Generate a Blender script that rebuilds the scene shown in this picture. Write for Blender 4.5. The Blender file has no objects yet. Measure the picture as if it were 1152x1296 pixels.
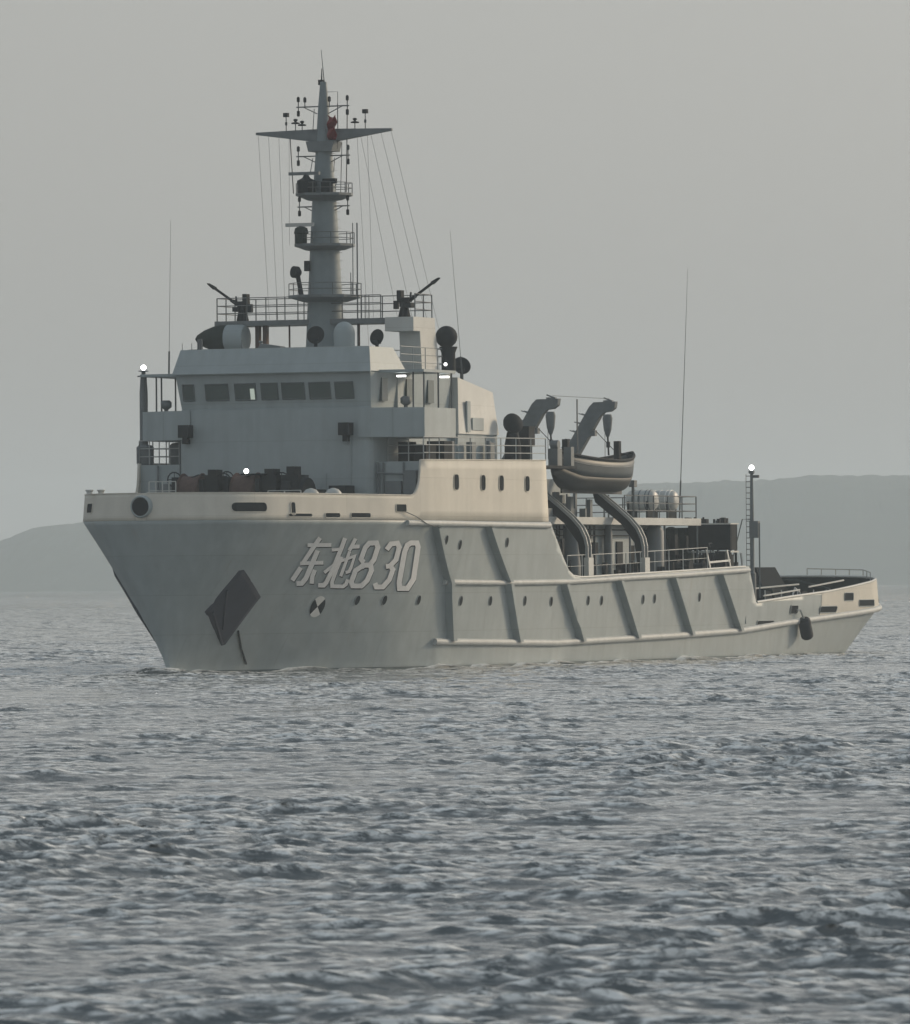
import bpy, math, random, json
import numpy as np
from mathutils import Vector, Matrix
random.seed(7); rng=np.random.default_rng(5)
R=math.radians
scene=bpy.context.scene
# ---------------------------------------------------------------- camera
CAM_H=4.22
cd=bpy.data.cameras.new('camera'); cam=bpy.data.objects.new('camera',cd); scene.collection.objects.link(cam)
cd.lens=36*9450/1296; cd.sensor_width=36; cd.sensor_fit='AUTO'; cd.shift_y=(735.5-648)/1296
cd.dof.use_dof=True; cd.dof.focus_distance=352; cd.dof.aperture_fstop=6.3
cd.clip_start=1; cd.clip_end=30000
cam.location=(0,0,CAM_H)
cam.rotation_euler=(Matrix.Rotation(R(90),3,'X')@Matrix.Rotation(R(-.45),3,'Z')).to_euler()
scene.camera=cam
# ---------------------------------------------------------------- light
SUN_EL,SUN_AZ=18,35      # low hazy sun on the right, a little behind the ship (azimuth from +X towards +Y)
w=bpy.data.worlds.new('World'); scene.world=w; w.use_nodes=True
nt=w.node_tree; nt.nodes.clear()
sky=nt.nodes.new('ShaderNodeTexSky'); sky.sky_type='NISHITA'; sky.sun_disc=False
sky.sun_elevation=R(SUN_EL); sky.sun_rotation=R(90-SUN_AZ); sky.air_density=1.0; sky.dust_density=6; sky.ozone_density=1
hs=nt.nodes.new('ShaderNodeHueSaturation'); hs.inputs['Saturation'].default_value=.4
mx=nt.nodes.new('ShaderNodeMix'); mx.data_type='RGBA'; mx.inputs[0].default_value=.7
# overcast veil: warm grey at the horizon, cooler overhead
tcw=nt.nodes.new('ShaderNodeTexCoord'); sx=nt.nodes.new('ShaderNodeSeparateXYZ'); rp=nt.nodes.new('ShaderNodeValToRGB')
nt.links.new(tcw.outputs['Generated'],sx.inputs[0]); nt.links.new(sx.outputs[2],rp.inputs[0])
rp.color_ramp.elements[0].position=0.0; rp.color_ramp.elements[0].color=(3.2,3.2,3.06,1)
rp.color_ramp.elements[1].position=.9; rp.color_ramp.elements[1].color=(2.0,2.5,2.9,1)
e_=rp.color_ramp.elements.new(.1); e_.color=(3.02,3.05,2.95,1)
e_=rp.color_ramp.elements.new(.35); e_.color=(3.3,3.45,3.5,1)
nt.links.new(rp.outputs[0],mx.inputs[7])
bg=nt.nodes.new('ShaderNodeBackground'); bg.inputs[1].default_value=.1
ow=nt.nodes.new('ShaderNodeOutputWorld')
nt.links.new(sky.outputs[0],hs.inputs['Color']); nt.links.new(hs.outputs[0],mx.inputs[6])
nt.links.new(mx.outputs[2],bg.inputs[0]); nt.links.new(bg.outputs[0],ow.inputs[0])
sd=bpy.data.lights.new('sun','SUN'); sun=bpy.data.objects.new('sun',sd); scene.collection.objects.link(sun)
sd.energy=1.2; sd.angle=R(8); sd.color=(1,.77,.50)
dv=Vector((math.cos(R(SUN_EL))*math.cos(R(SUN_AZ)),math.cos(R(SUN_EL))*math.sin(R(SUN_AZ)),math.sin(R(SUN_EL))))
sun.rotation_euler=dv.to_track_quat('Z','Y').to_euler()
scene.view_settings.view_transform='Standard'; scene.view_settings.look='None'; scene.view_settings.gamma=1
scene.view_settings.exposure=0.62
scene.cycles.volume_bounces=1; scene.cycles.max_bounces=6; scene.cycles.volume_step_rate=4
scene.cycles.sample_clamp_indirect=4
HAZE_DENSITY=2.3e-4; HAZE_COL=(.79,.91,1.0)

# ---------------------------------------------------------------- materials
M={}
def mat(name,col,rough=.6,metal=0,spec=.4,var=.0,scale=1.0,streak=0,rust=0,bump=0,emit=None):
    m=bpy.data.materials.new(name); m.use_nodes=True; n=m.node_tree; b=n.nodes['Principled BSDF']
    b.inputs['Roughness'].default_value=rough; b.inputs['Metallic'].default_value=metal
    b.inputs['Specular IOR Level'].default_value=spec
    if emit: b.inputs['Emission Color'].default_value=(*emit[:3],1); b.inputs['Emission Strength'].default_value=emit[3]
    c=(*col,1); b.inputs['Base Color'].default_value=c
    if var or streak or rust:
        tc=n.nodes.new('ShaderNodeTexCoord'); mp=n.nodes.new('ShaderNodeMapping'); n.links.new(tc.outputs['Object'],mp.inputs[0])
        no=n.nodes.new('ShaderNodeTexNoise'); no.inputs['Scale'].default_value=scale; no.inputs['Detail'].default_value=6; no.inputs['Roughness'].default_value=.65
        n.links.new(mp.outputs[0],no.inputs[0])
        r=n.nodes.new('ShaderNodeMapRange'); r.inputs[1].default_value=.3; r.inputs[2].default_value=.7; r.inputs[3].default_value=1-var; r.inputs[4].default_value=1+var
        n.links.new(no.outputs[0],r.inputs[0])
        v=n.nodes.new('ShaderNodeMix'); v.data_type='RGBA'; v.blend_type='MULTIPLY'; v.inputs[0].default_value=1; v.inputs[6].default_value=c
        n.links.new(r.outputs[0],v.inputs[7]); last=v.outputs[2]
        if streak:
            m2=n.nodes.new('ShaderNodeMapping'); m2.inputs['Scale'].default_value=(1.6,1.6,.12); n.links.new(tc.outputs['Object'],m2.inputs[0])
            n2=n.nodes.new('ShaderNodeTexNoise'); n2.inputs['Scale'].default_value=1.3; n2.inputs['Detail'].default_value=5; n.links.new(m2.outputs[0],n2.inputs[0])
            r2=n.nodes.new('ShaderNodeMapRange'); r2.inputs[1].default_value=.35; r2.inputs[2].default_value=.7; r2.inputs[3].default_value=1.02; r2.inputs[4].default_value=1-streak
            n.links.new(n2.outputs[0],r2.inputs[0])
            v2=n.nodes.new('ShaderNodeMix'); v2.data_type='RGBA'; v2.blend_type='MULTIPLY'; v2.inputs[0].default_value=1
            n.links.new(last,v2.inputs[6]); n.links.new(r2.outputs[0],v2.inputs[7]); last=v2.outputs[2]
        if rust:
            m3=n.nodes.new('ShaderNodeMapping'); m3.inputs['Scale'].default_value=(1,1,.22); m3.inputs['Location'].default_value=(3,1,2); n.links.new(tc.outputs['Object'],m3.inputs[0])
            n3=n.nodes.new('ShaderNodeTexNoise'); n3.inputs['Scale'].default_value=1.1; n3.inputs['Detail'].default_value=8; n3.inputs['Roughness'].default_value=.7; n.links.new(m3.outputs[0],n3.inputs[0])
            r3=n.nodes.new('ShaderNodeMapRange'); r3.inputs[1].default_value=.6; r3.inputs[2].default_value=.74; r3.inputs[3].default_value=0; r3.inputs[4].default_value=rust
            n.links.new(n3.outputs[0],r3.inputs[0])
            v3=n.nodes.new('ShaderNodeMix'); v3.data_type='RGBA'; v3.inputs[7].default_value=(.24,.15,.085,1)
            n.links.new(last,v3.inputs[6]); n.links.new(r3.outputs[0],v3.inputs[0]); last=v3.outputs[2]
        if bump:
            sp_=n.nodes.new('ShaderNodeSeparateXYZ'); cb=n.nodes.new('ShaderNodeCombineXYZ'); n.links.new(tc.outputs['Object'],sp_.inputs[0]); n.links.new(sp_.outputs[0],cb.inputs[0]); n.links.new(sp_.outputs[2],cb.inputs[1])
            bk=n.nodes.new('ShaderNodeTexBrick'); bk.inputs['Scale'].default_value=1; bk.inputs['Brick Width'].default_value=6.1; bk.inputs['Row Height'].default_value=1.83; bk.inputs['Mortar Size'].default_value=.022; bk.inputs['Mortar Smooth'].default_value=.6
            bk.inputs['Color1'].default_value=(1,1,1,1); bk.inputs['Color2'].default_value=(.955,.96,.965,1); bk.inputs['Mortar'].default_value=(.84,.84,.83,1); n.links.new(cb.outputs[0],bk.inputs[0])
            v4=n.nodes.new('ShaderNodeMix'); v4.data_type='RGBA'; v4.blend_type='MULTIPLY'; v4.inputs[0].default_value=1; n.links.new(last,v4.inputs[6]); n.links.new(bk.outputs[0],v4.inputs[7]); last=v4.outputs[2]
        n.links.new(last,b.inputs['Base Color'])
        if bump:
            m4=n.nodes.new('ShaderNodeTexNoise'); m4.inputs['Scale'].default_value=.55; m4.inputs['Detail'].default_value=1; n.links.new(tc.outputs['Object'],m4.inputs[0])
            bp=n.nodes.new('ShaderNodeBump'); bp.inputs['Strength'].default_value=1; bp.inputs['Distance'].default_value=bump
            n.links.new(m4.outputs[0],bp.inputs['Height']); n.links.new(bp.outputs[0],b.inputs['Normal'])
    M[name]=m; return m
mat('hull_paint',(.325,.37,.378),.5,var=.07,scale=.7,streak=.10,rust=.18,bump=.05)
mat('upper_paint',(.52,.53,.51),.5,var=.06,scale=.9,streak=.08,rust=.12,bump=.04)
mat('house_paint',(.33,.38,.395),.55,var=.06,scale=.9,streak=.10,rust=.10,bump=.03)
mat('strake_paint',(.48,.50,.495),.6,var=.08,scale=1.5,streak=.1,rust=.25)
mat('mast_grey',(.20,.24,.255),.6,var=.08,scale=2,streak=.12,rust=.12)
mat('mast_paint',(.15,.17,.18),.6,var=.1,scale=2,streak=.1,rust=.25)
mat('white_paint',(.66,.67,.65),.45,var=.05,scale=2)
mat('dark_metal',(.02,.024,.028),.8,spec=.15,var=.25,scale=3)
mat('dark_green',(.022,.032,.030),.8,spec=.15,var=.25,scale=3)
mat('rail_paint',(.33,.35,.35),.5,var=.08,scale=3)
mat('dark_rail',(.10,.11,.115),.6,var=.08,scale=3)
mat('deck_paint',(.09,.12,.105),.8,var=.2,scale=1.5)
mat('glass',(.085,.11,.108),.35,spec=.3)
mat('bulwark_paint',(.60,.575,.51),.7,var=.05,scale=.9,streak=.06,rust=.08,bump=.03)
mat('letter_grey',(.72,.73,.73),.6,var=.06,scale=3)
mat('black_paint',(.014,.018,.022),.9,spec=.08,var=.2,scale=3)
mat('pocket_paint',(.028,.034,.052),.7,var=.2,scale=1.5)
mat('brown_rope',(.10,.065,.058),.9,var=.3,scale=5)
mat('red_cloth',(.15,.016,.018),.8,var=.1,scale=4)
mat('rubber',(.022,.024,.028),.85,var=.3,scale=4)
mat('boat_grey',(.055,.072,.082),.5,var=.12,scale=2,streak=.15,rust=.2)
mat('boat_dark',(.022,.028,.03),.6,var=.2,scale=2)
mat('raft_shell',(.42,.43,.42),.45,var=.1,scale=4)
mat('lamp_lit',(.9,.9,.9),.4,emit=(1,.98,.92,14))
mat('tube_lit',(.9,.9,.9),.4,emit=(1,1,.97,3))
mat('window_lit',(.5,.5,.45),.4,emit=(.85,1,.85,.2))
mat('boom_paint',(.15,.17,.18),.7,spec=.2,var=.15,scale=2)
mat('reflection_paint',(.09,.115,.12),.5,var=.2,scale=1)
mat('wire',(.10,.10,.11),.7)

# ---------------------------------------------------------------- mesh helper (x aft, y to port, z up from the waterline)
ORG={}
class MB:
    def __init__(s): s.v=[]; s.f=[]; s.p=[]
    def add(s,vs,fs):
        s.p.append((list(vs),list(fs))); o=len(s.v); s.v+= [tuple(map(float,p)) for p in vs]; s.f+=[tuple(i+o for i in f) for f in fs]; return s
    def box(s,x0,x1,y0,y1,z0,z1):
        return s.hexa([(x0,y0,z0),(x1,y0,z0),(x1,y1,z0),(x0,y1,z0)],[(x0,y0,z1),(x1,y0,z1),(x1,y1,z1),(x0,y1,z1)])
    def hexa(s,a,b):
        n=len(a); fs=[tuple(range(n))[::-1],tuple(range(n,2*n))]+[(i,(i+1)%n,(i+1)%n+n,i+n) for i in range(n)]
        return s.add(list(a)+list(b),fs)
    def prism(s,pts,vec):
        return s.hexa(pts,[tuple(p[i]+vec[i] for i in range(3)) for p in pts])
    def tube(s,pts,r,n=6,r2=None):
        P=[Vector(p) for p in pts]; m=len(P); r2=r if r2 is None else r2; rings=[]; up=None
        for i,p in enumerate(P):
            t=(P[min(i+1,m-1)]-P[max(i-1,0)]).normalized()
            a=Vector((0,0,1)) if abs(t.z)<.9 else Vector((1,0,0))
            u=t.cross(a).normalized()
            if up is not None and u.dot(up)<0 : u=-u
            up=u; v=t.cross(u); rr=r+(r2-r)*i/max(1,m-1)
            rings.append([p+(u*math.cos(2*math.pi*k/n)+v*math.sin(2*math.pi*k/n))*rr for k in range(n)])
        vs=[q for g in rings for q in g]; fs=[]
        for i in range(m-1):
            for k in range(n): fs.append((i*n+k,i*n+(k+1)%n,(i+1)*n+(k+1)%n,(i+1)*n+k))
        fs.append(tuple(range(n))[::-1]); fs.append(tuple((m-1)*n+k for k in range(n)))
        return s.add(vs,fs)
    def lathe(s,c,axis,prof,n=20,sq=(1,1)):
        c=Vector(c); t=Vector(axis).normalized(); a=Vector((0,0,1)) if abs(t.z)<.9 else Vector((1,0,0))
        u=t.cross(a).normalized(); v=t.cross(u); vs=[];fs=[]
        for d,r in prof:
            for k in range(n): vs.append(c+t*d+(u*math.cos(2*math.pi*k/n)*sq[0]+v*math.sin(2*math.pi*k/n)*sq[1])*max(r,1e-3))
        m=len(prof)
        for i in range(m-1):
            for k in range(n): fs.append((i*n+k,i*n+(k+1)%n,(i+1)*n+(k+1)%n,(i+1)*n+k))
        fs.append(tuple(range(n))[::-1]); fs.append(tuple((m-1)*n+k for k in range(n)))
        return s.add(vs,fs)
    def ball(s,c,r,n=14,q=(1,1)):
        return s.lathe(c,(0,0,1),[(-r*math.cos(math.pi*i/10)*q[1],r*math.sin(math.pi*i/10)*q[0]) for i in range(11)],n)
    def grid(s,G,close=False):
        a=len(G); b=len(G[0]); fs=[(i*b+j,i*b+j+1,(i+1)*b+j+1,(i+1)*b+j) for i in range(a-1) for j in range(b-1)]
        return s.add([p for g in G for p in g],fs)
    def rail(s,pts,h=1.1,rows=3,step=1.4,r=.024,rp=.03):
        P=[Vector(p) for p in pts]
        for k in range(rows):
            z=h*(k+1)/rows; s.tube([p+Vector((0,0,z)) for p in P],r,5)
        for a,b in zip(P,P[1:]):
            n=max(1,round((b-a).length/step))
            for i in range(n+(b==P[-1])): q=a.lerp(b,i/n); s.tube([q,q+Vector((0,0,h))],rp,5)
        return s
    def each(s,name,m,parent=None,**k):
        # every separately added piece becomes a part of its own
        for vs,fs in s.p:
            q=MB(); q.add(vs,fs); q.build(name,m,parent,**k)
    def build(s,name,m,parent=None,label=None,smooth=False,origin=(0,0,0),kind=None,solid=0):
        ox,oy,oz=origin
        me=bpy.data.meshes.new(name); me.from_pydata([(x-ox,-(y-oy),z-oz) for x,y,z in s.v],[],[f[::-1] for f in s.f]); me.update()
        me.materials.append(M[m])
        if smooth:
            me.polygons.foreach_set('use_smooth',[True]*len(me.polygons)); me.set_sharp_from_angle(angle=R(smooth if smooth is not True else 40))
        o=bpy.data.objects.new(name,me); scene.collection.objects.link(o)
        px,py,pz=ORG.get(parent.name,(0,0,0)) if parent else (0,0,0)
        ORG[o.name]=(ox,oy,oz)
        o.parent=parent; o.location=(ox-px,-(oy-py),oz-pz)
        if label: o['label']=label
        if kind: o['kind']=kind
        if solid:
            md=o.modifiers.new('plate','SOLIDIFY'); md.thickness=solid; md.offset=-1 if solid>0 else 1; md.thickness=abs(solid)
        return o
def tag(o,label,cat,group=None):
    o['label']=label; o['category']=cat
    if group: o['group']=group
    return o
SHIP_ROT=R(67); SHIP_LOC=Vector((-14.4,343,0))
def empty(name,local=(0,0,0),label=None,cat=None,group=None):
    """an Empty standing at a point given in ship coordinates, turned like the ship"""
    e=bpy.data.objects.new(name,None); scene.collection.objects.link(e)
    e.matrix_world=Matrix.Translation(SHIP_LOC)@Matrix.Rotation(SHIP_ROT,4,'Z')@Matrix.Translation((local[0],-local[1],local[2]))
    ORG[e.name]=tuple(local)
    if label: tag(e,label,cat,group)
    return e
def node(name,parent,loc=(0,0,0),label=None):
    e=bpy.data.objects.new(name,None); scene.collection.objects.link(e); e.parent=parent; p=ORG.get(parent.name,(0,0,0)); ORG[e.name]=tuple(loc); e.location=(loc[0]-p[0],-(loc[1]-p[1]),loc[2]-p[2])
    if label: e['label']=label
    return e
# ---------------------------------------------------------------- hull form
ZK=7.1
KX=[-.0,.15,.4,1,2,3,4,6,8,12,16,20,72,76,79.2,81.2,82.7,83.6,84.2,84.5]
KY=[.25,.95,1.8,2.9,3.9,4.42,4.85,5.5,6.05,7.0,7.5,7.55,7.5,7.45,7.25,6.85,6.2,5.3,4.0,2.2]
WX=[0,2.5,6,10.6,15.3,20,26,34,66,74,79,82,84.5]
WY=[.1,.75,1.85,3.5,5.1,6.1,6.7,6.85,6.8,6.6,6.1,5.2,2.0]
XEND=84.5
def smooth(x,X,Y): return float(np.interp(x,X,Y))
def hp(xs,z):
    """hull point for station xs and height z -> (x, halfbreadth)"""
    t=min(max(z/ZK,0),1.25)
    k=smooth(xs,KX,KY); w=smooth(xs,WX,WY)
    if xs<35: e=1.1
    else: e=.8
    y=w+(k-w)*min(t,1)**e
    x=xs
    if xs<20: x=xs+2.9*(1-min(t,1))*(1-xs/20)
    if xs>60:
        q=(xs-60)/24.5; u=max(0,1-max(z,-1)/2.6)
        yy=k-.5*(1-q)*u - q*u*1.2
        y=y*(1-q)+yy*q if True else y
        x=xs-4.5*q**3*u
        if z>2.7: x-= .5*q**4*(z-2.7); 
    if z<0: y*=1+z*.08
    return x,max(y,.02)

LETTERS=json.loads('{"east":[[[6.84,6.06,6.94,5.88],[7.26,6.06,7.36,5.88],[7.68,6.06,7.78,5.88],[8.1,6.06,8.21,5.88],[8.54,6.06,8.65,5.88]],[[7.74,6.25,7.42,6.37],[7.56,5.9,7.24,6.01],[7.44,5.63,7.12,5.74],[7.31,5.35,7.0,5.46],[7.19,5.08,6.88,5.19]],[[6.79,5.21,6.89,5.03],[7.19,5.22,7.3,5.04],[7.6,5.22,7.7,5.05],[8.0,5.23,8.11,5.06],[8.42,5.24,8.53,5.06]],[[7.92,5.68,7.55,5.76],[7.9,5.38,7.53,5.46],[7.88,5.07,7.52,5.16],[7.85,4.71,7.48,4.82],[7.81,4.35,7.45,4.48],[7.61,4.08,7.33,4.31],[7.17,4.07,7.03,4.3]],[[7.16,4.87,6.83,4.99],[7.03,4.57,6.69,4.69],[6.89,4.27,6.56,4.39]],[[8.21,4.78,7.88,4.85],[8.2,4.49,7.87,4.54],[8.33,4.16,8.01,4.18]]],"tow":[[[9.58,6.26,9.24,6.33],[9.58,5.78,9.24,5.86],[9.56,5.54,9.22,5.62],[9.54,5.29,9.21,5.37],[9.53,5.05,9.19,5.13],[9.51,4.8,9.18,4.89],[9.43,4.48,9.1,4.58],[9.35,4.15,9.03,4.27],[9.22,3.99,8.97,4.2],[8.73,3.99,8.62,4.2]],[[8.69,5.82,8.8,5.67],[9.38,5.85,9.48,5.71]],[[8.69,4.75,8.91,4.62],[8.96,4.93,9.18,4.8],[9.22,5.11,9.45,4.98]],[[10.36,6.23,10.07,6.31],[10.3,5.96,10.01,6.04],[10.2,5.66,9.91,5.74]],[[9.96,5.97,10.07,5.79],[10.67,5.99,10.78,5.81]],[[9.53,5.27,9.69,5.13],[10.12,5.41,10.1,5.24],[10.71,5.55,10.52,5.35],[10.73,5.21,10.51,5.14],[10.75,4.87,10.5,4.93],[10.7,4.66,10.47,4.79],[10.43,4.61,10.29,4.75]],[[10.23,5.65,9.98,5.7],[10.23,5.36,9.99,5.41],[10.23,5.08,9.99,5.13],[10.23,4.78,9.98,4.83],[10.22,4.48,9.97,4.53]],[[9.8,5.39,9.51,5.45],[9.79,5.14,9.5,5.2],[9.77,4.89,9.48,4.96],[9.76,4.65,9.47,4.71],[9.75,4.24,9.46,4.27],[9.81,4.13,9.63,3.96],[10.43,4.12,10.61,3.94],[10.53,4.18,10.82,4.07],[10.56,4.39,10.85,4.32]]],"8":[[[11.31,5.08,11.55,5.21],[10.96,5.3,11.35,5.33],[10.97,5.61,11.35,5.56],[10.97,5.91,11.36,5.79],[11.21,6.17,11.5,5.94],[11.96,6.19,11.82,5.95],[12.36,5.85,11.92,5.85],[12.36,5.54,11.93,5.59],[12.37,5.22,11.94,5.33],[12.14,4.93,11.81,5.15],[11.65,4.9,11.36,5.12],[11.57,4.83,11.22,4.99]],[[11.27,5.16,11.37,4.93],[12.16,5.12,11.94,4.9],[12.47,4.75,12.03,4.79],[12.37,4.23,11.96,4.37],[11.99,3.93,11.72,4.16],[11.15,3.94,11.28,4.16],[10.82,4.23,11.21,4.23],[10.84,4.54,11.22,4.47],[10.85,4.85,11.23,4.7],[11.34,5.12,11.65,4.93]]],"3":[[[12.74,5.82,13.16,5.68],[12.98,6.13,13.35,5.91],[13.78,6.18,13.65,5.93],[14.22,5.86,13.77,5.84],[14.23,5.54,13.79,5.59],[14.25,5.22,13.81,5.33],[13.86,4.88,13.54,5.09],[13.44,4.84,13.26,5.07]],[[13.83,5.05,13.57,4.92],[14.26,4.82,13.82,4.78],[14.19,4.26,13.78,4.39],[13.78,3.87,13.48,4.1],[13.02,3.87,13.18,4.1],[12.72,4.13,13.05,4.21]]],"0":[[[14.43,6.04,14.89,5.87],[14.8,6.18,15.05,5.94],[15.55,6.18,15.34,5.94],[15.92,5.87,15.45,5.84],[16.0,5.55,15.52,5.55],[16.09,5.24,15.59,5.27],[16.17,4.93,15.66,4.98],[16.25,4.62,15.73,4.69],[16.33,4.31,15.8,4.4],[16.1,4.04,15.66,4.21],[15.89,3.78,15.52,4.03],[14.9,3.79,15.18,4.03],[14.65,4.19,15.08,4.18],[14.59,4.48,15.04,4.46],[14.54,4.77,14.99,4.74],[14.48,5.07,14.94,5.02],[14.42,5.36,14.88,5.3],[14.36,5.65,14.83,5.58],[14.43,6.04,14.89,5.87]]]}')
# ================================================================ THE SHIP
ship=empty('ship',(0,0,0),'large grey naval tug with hull number 830 and tall mast, lying in the choppy sea','ship')
def hy(xs,z,side=1,off=0):
    """point on the hull plating, pushed out by off"""
    x,y=hp(xs,z)
    if off:
        a=hp(min(xs+.1,XEND),z); b=hp(max(xs-.1,0),z); c1=hp(xs,z+.05); c0=hp(xs,z-.05)
        t=Vector((a[0]-b[0],a[1]-b[1],0)); q=Vector((c1[0]-c0[0],c1[1]-c0[1],.1))
        n=q.cross(t); n.normalize()
        if n.y<0: n=-n
        return (x+n.x*off,(y+n.y*off)*side,z+n.z*off)
    return (x,y*side,z)
ZT=[(0,7.1),(31.25,7.1),(31.4,6.95),(32.2,6.3),(33.3,5.4),(34.2,4.72),(35,4.4),(36,4.36),(43,4.52),(49,4.64),(59.4,4.88),(60.85,2.96),(65.8,3.23),(71.8,3.5),(79.2,4.0),(84.5,4.35)]
def ztop(xs): return smooth(xs,[a for a,b in ZT],[b for a,b in ZT])
cols=sorted(set([0,.05,.1,.15,.2,.3,.4,.55,.7,.85,1,1.25,1.5,1.75]+list(np.arange(2,12,.4))+list(np.arange(12,72,1.0))+list(np.arange(72,84.5,.3))+[84.5]+[a for a,b in ZT if 31<a<61]))
ZG=[-1.2,-.6]+[round(.3*i,2) for i in range(24)]+[7.1]
port=[[hy(x,min(z,ztop(x))) for z in ZG] for x in cols]
stbd=[[(p[0],-p[1],p[2]) for p in c] for c in port]
m=MB(); m.grid(stbd[::-1]+port+[stbd[-1]])
key={}; nv=[]; mp_=[]
for p in m.v:
    q=(round(p[0],4),round(p[1],4),round(p[2],4))
    if q not in key: key[q]=len(nv); nv.append(p)
    mp_.append(key[q])
nf=[]
for f in m.f:
    g=[]
    for i in f:
        if mp_[i] not in g: g.append(mp_[i])
    if len(g)>2: nf.append(tuple(g))
m.v=nv; m.f=nf
hullo=m.build('hull','hull_paint',ship,smooth=50,solid=.09)
# rubbing strakes: half-round steel pipes along the side
def strake(tab,x0,x1,side,r,name='rubbing_strake'):
    X=[a for a,b in tab]; Z=[b for a,b in tab]
    xs=np.arange(x0,x1+.01,.5 if x1<70 else .4); pts=[hy(min(x,XEND-.05),smooth(x,X,Z),side,r*.35) for x in xs]
    mb=MB(); mb.tube(pts,r,10); return pts,mb
up=[(13.6,7.02),(31.3,6.93)]
mid=[(19.2,4.19),(26.3,4.13),(34.4,4.15),(42.7,4.33),(49.3,4.44),(59.5,4.70)]
low=[(19,1.34),(33,1.12),(49,1.32),(59,1.5),(66,1.87),(72,2.12),(79,2.43),(84.5,2.75)]
for side in (1,-1):
    for tab,x0,x1,r in ((up,14,31.2,.14),(mid,19.2,59.4,.14),(low,19.4,84.4,.17)):
        p,mb=strake(tab,x0,x1,side,r); mb.build('rubbing_strake','strake_paint',hullo,smooth=60)
mb=MB(); mb.tube([hy(84.4,2.75,1,.07),hy(84.4,2.75,-1,.07)],.19,10); mb.build('rubbing_strake','strake_paint',hullo,smooth=60)
FT=[(16.9,6.85,19.72,4.19),(19.72,4.19,21.0,1.4),(23.2,6.85,26.35,4.2),(26.4,4.1,28.3,1.25),(33.5,4.05,36.2,1.2),(40.6,4.2,43.7,1.28),(48.2,4.3,51.3,1.38),(55.0,4.45,58.4,1.52)]
for side in (1,-1):
    for a,b,c2,d in FT:
        n=8; mb=MB(); G=[[],[],[],[]]
        for i in range(n+1):
            f=i/n; xs=a+(c2-a)*f; z=b+(d-b)*f
            G[0].append(hy(xs-.3,z,side,-.02)); G[1].append(hy(xs-.18,z,side,.34)); G[2].append(hy(xs+.18,z,side,.34)); G[3].append(hy(xs+.3,z,side,-.02))
        mb.grid(G if side==1 else G[::-1]); mb.build('slanted_fender','hull_paint',hullo)
# portholes
def porthole(xs,z,side,r=.2,rz=.26):
    mb=MB(); c=Vector(hy(xs,z,side,.0)); n=(Vector(hy(xs,z,side,.2))-c).normalized()
    mb.lathe(c,n,[(-.02,r+.05),(.035,r+.05),(.05,r+.03),(.05,r)],14,(1,rz/r)); o=mb.build('porthole','hull_paint',hullo)
    return c,n
PH=[(11.94,3.36),(14.09,3.35),(17.13,3.33),(21.5,3.27),(24.75,3.25),(28.9,3.23),(32.24,3.18),(36.9,3.2),(38.7,3.19),(44.4,3.21),(46.0,3.24),(52.4,3.29),(18.6,6.19),(20.27,5.97),(25.9,6.09)]
def ph_pane(xs,z,side,r=.17,rz=.24):
    c=Vector(hy(xs,z,side,.0)); n=(Vector(hy(xs,z,side,.2))-c).normalized(); t=(Vector(hy(xs+.1,z,side))-c).normalized(); u=n.cross(t); u=u if u.z>0 else -u
    ring=[(r,rz,.0),(r+.02,rz+.02,.0),(r+.02,rz+.02,.04),(r,rz,.04)]
    mb=MB(); N=16
    G=[[c+t*(a*math.cos(2*math.pi*k/N))+u*(b*math.sin(2*math.pi*k/N))+n*(d-.01) for k in range(N+1)] for a,b,d in ring[1:]]
    mb.grid(G); f=mb.build('porthole','hull_paint',hullo)
    mb=MB(); mb.add([c+t*(r*math.cos(2*math.pi*k/N))+u*(rz*math.sin(2*math.pi*k/N))+n*.03 for k in range(N)],[tuple(range(N))]); mb.build('porthole_glass','black_paint',hullo)
for x,z in PH: ph_pane(x,z,1)
# hull number: slanted characters with a painted dark drop shade
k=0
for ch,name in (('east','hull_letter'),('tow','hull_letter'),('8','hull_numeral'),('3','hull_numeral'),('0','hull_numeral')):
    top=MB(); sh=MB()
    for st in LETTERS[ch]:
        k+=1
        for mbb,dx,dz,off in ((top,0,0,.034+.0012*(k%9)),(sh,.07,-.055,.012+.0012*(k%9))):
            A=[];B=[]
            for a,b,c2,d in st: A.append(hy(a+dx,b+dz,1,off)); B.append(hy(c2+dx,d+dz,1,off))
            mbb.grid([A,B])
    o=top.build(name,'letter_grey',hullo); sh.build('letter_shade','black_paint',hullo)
# tug's quartered draught mark
for q in range(4):
    mb=MB(); pts=[hy(9.2,3.08,1,.02)]
    for i in range(7):
        a=math.pi/4+q*math.pi/2+i*math.pi/12; pts.append(hy(9.2+.5*math.cos(a),3.08+.5*math.sin(a),1,.02))
    mb.add(pts,[tuple(range(8))]); mb.build('quartered_mark','white_paint' if q%2==0 else 'black_paint',hullo)
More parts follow.
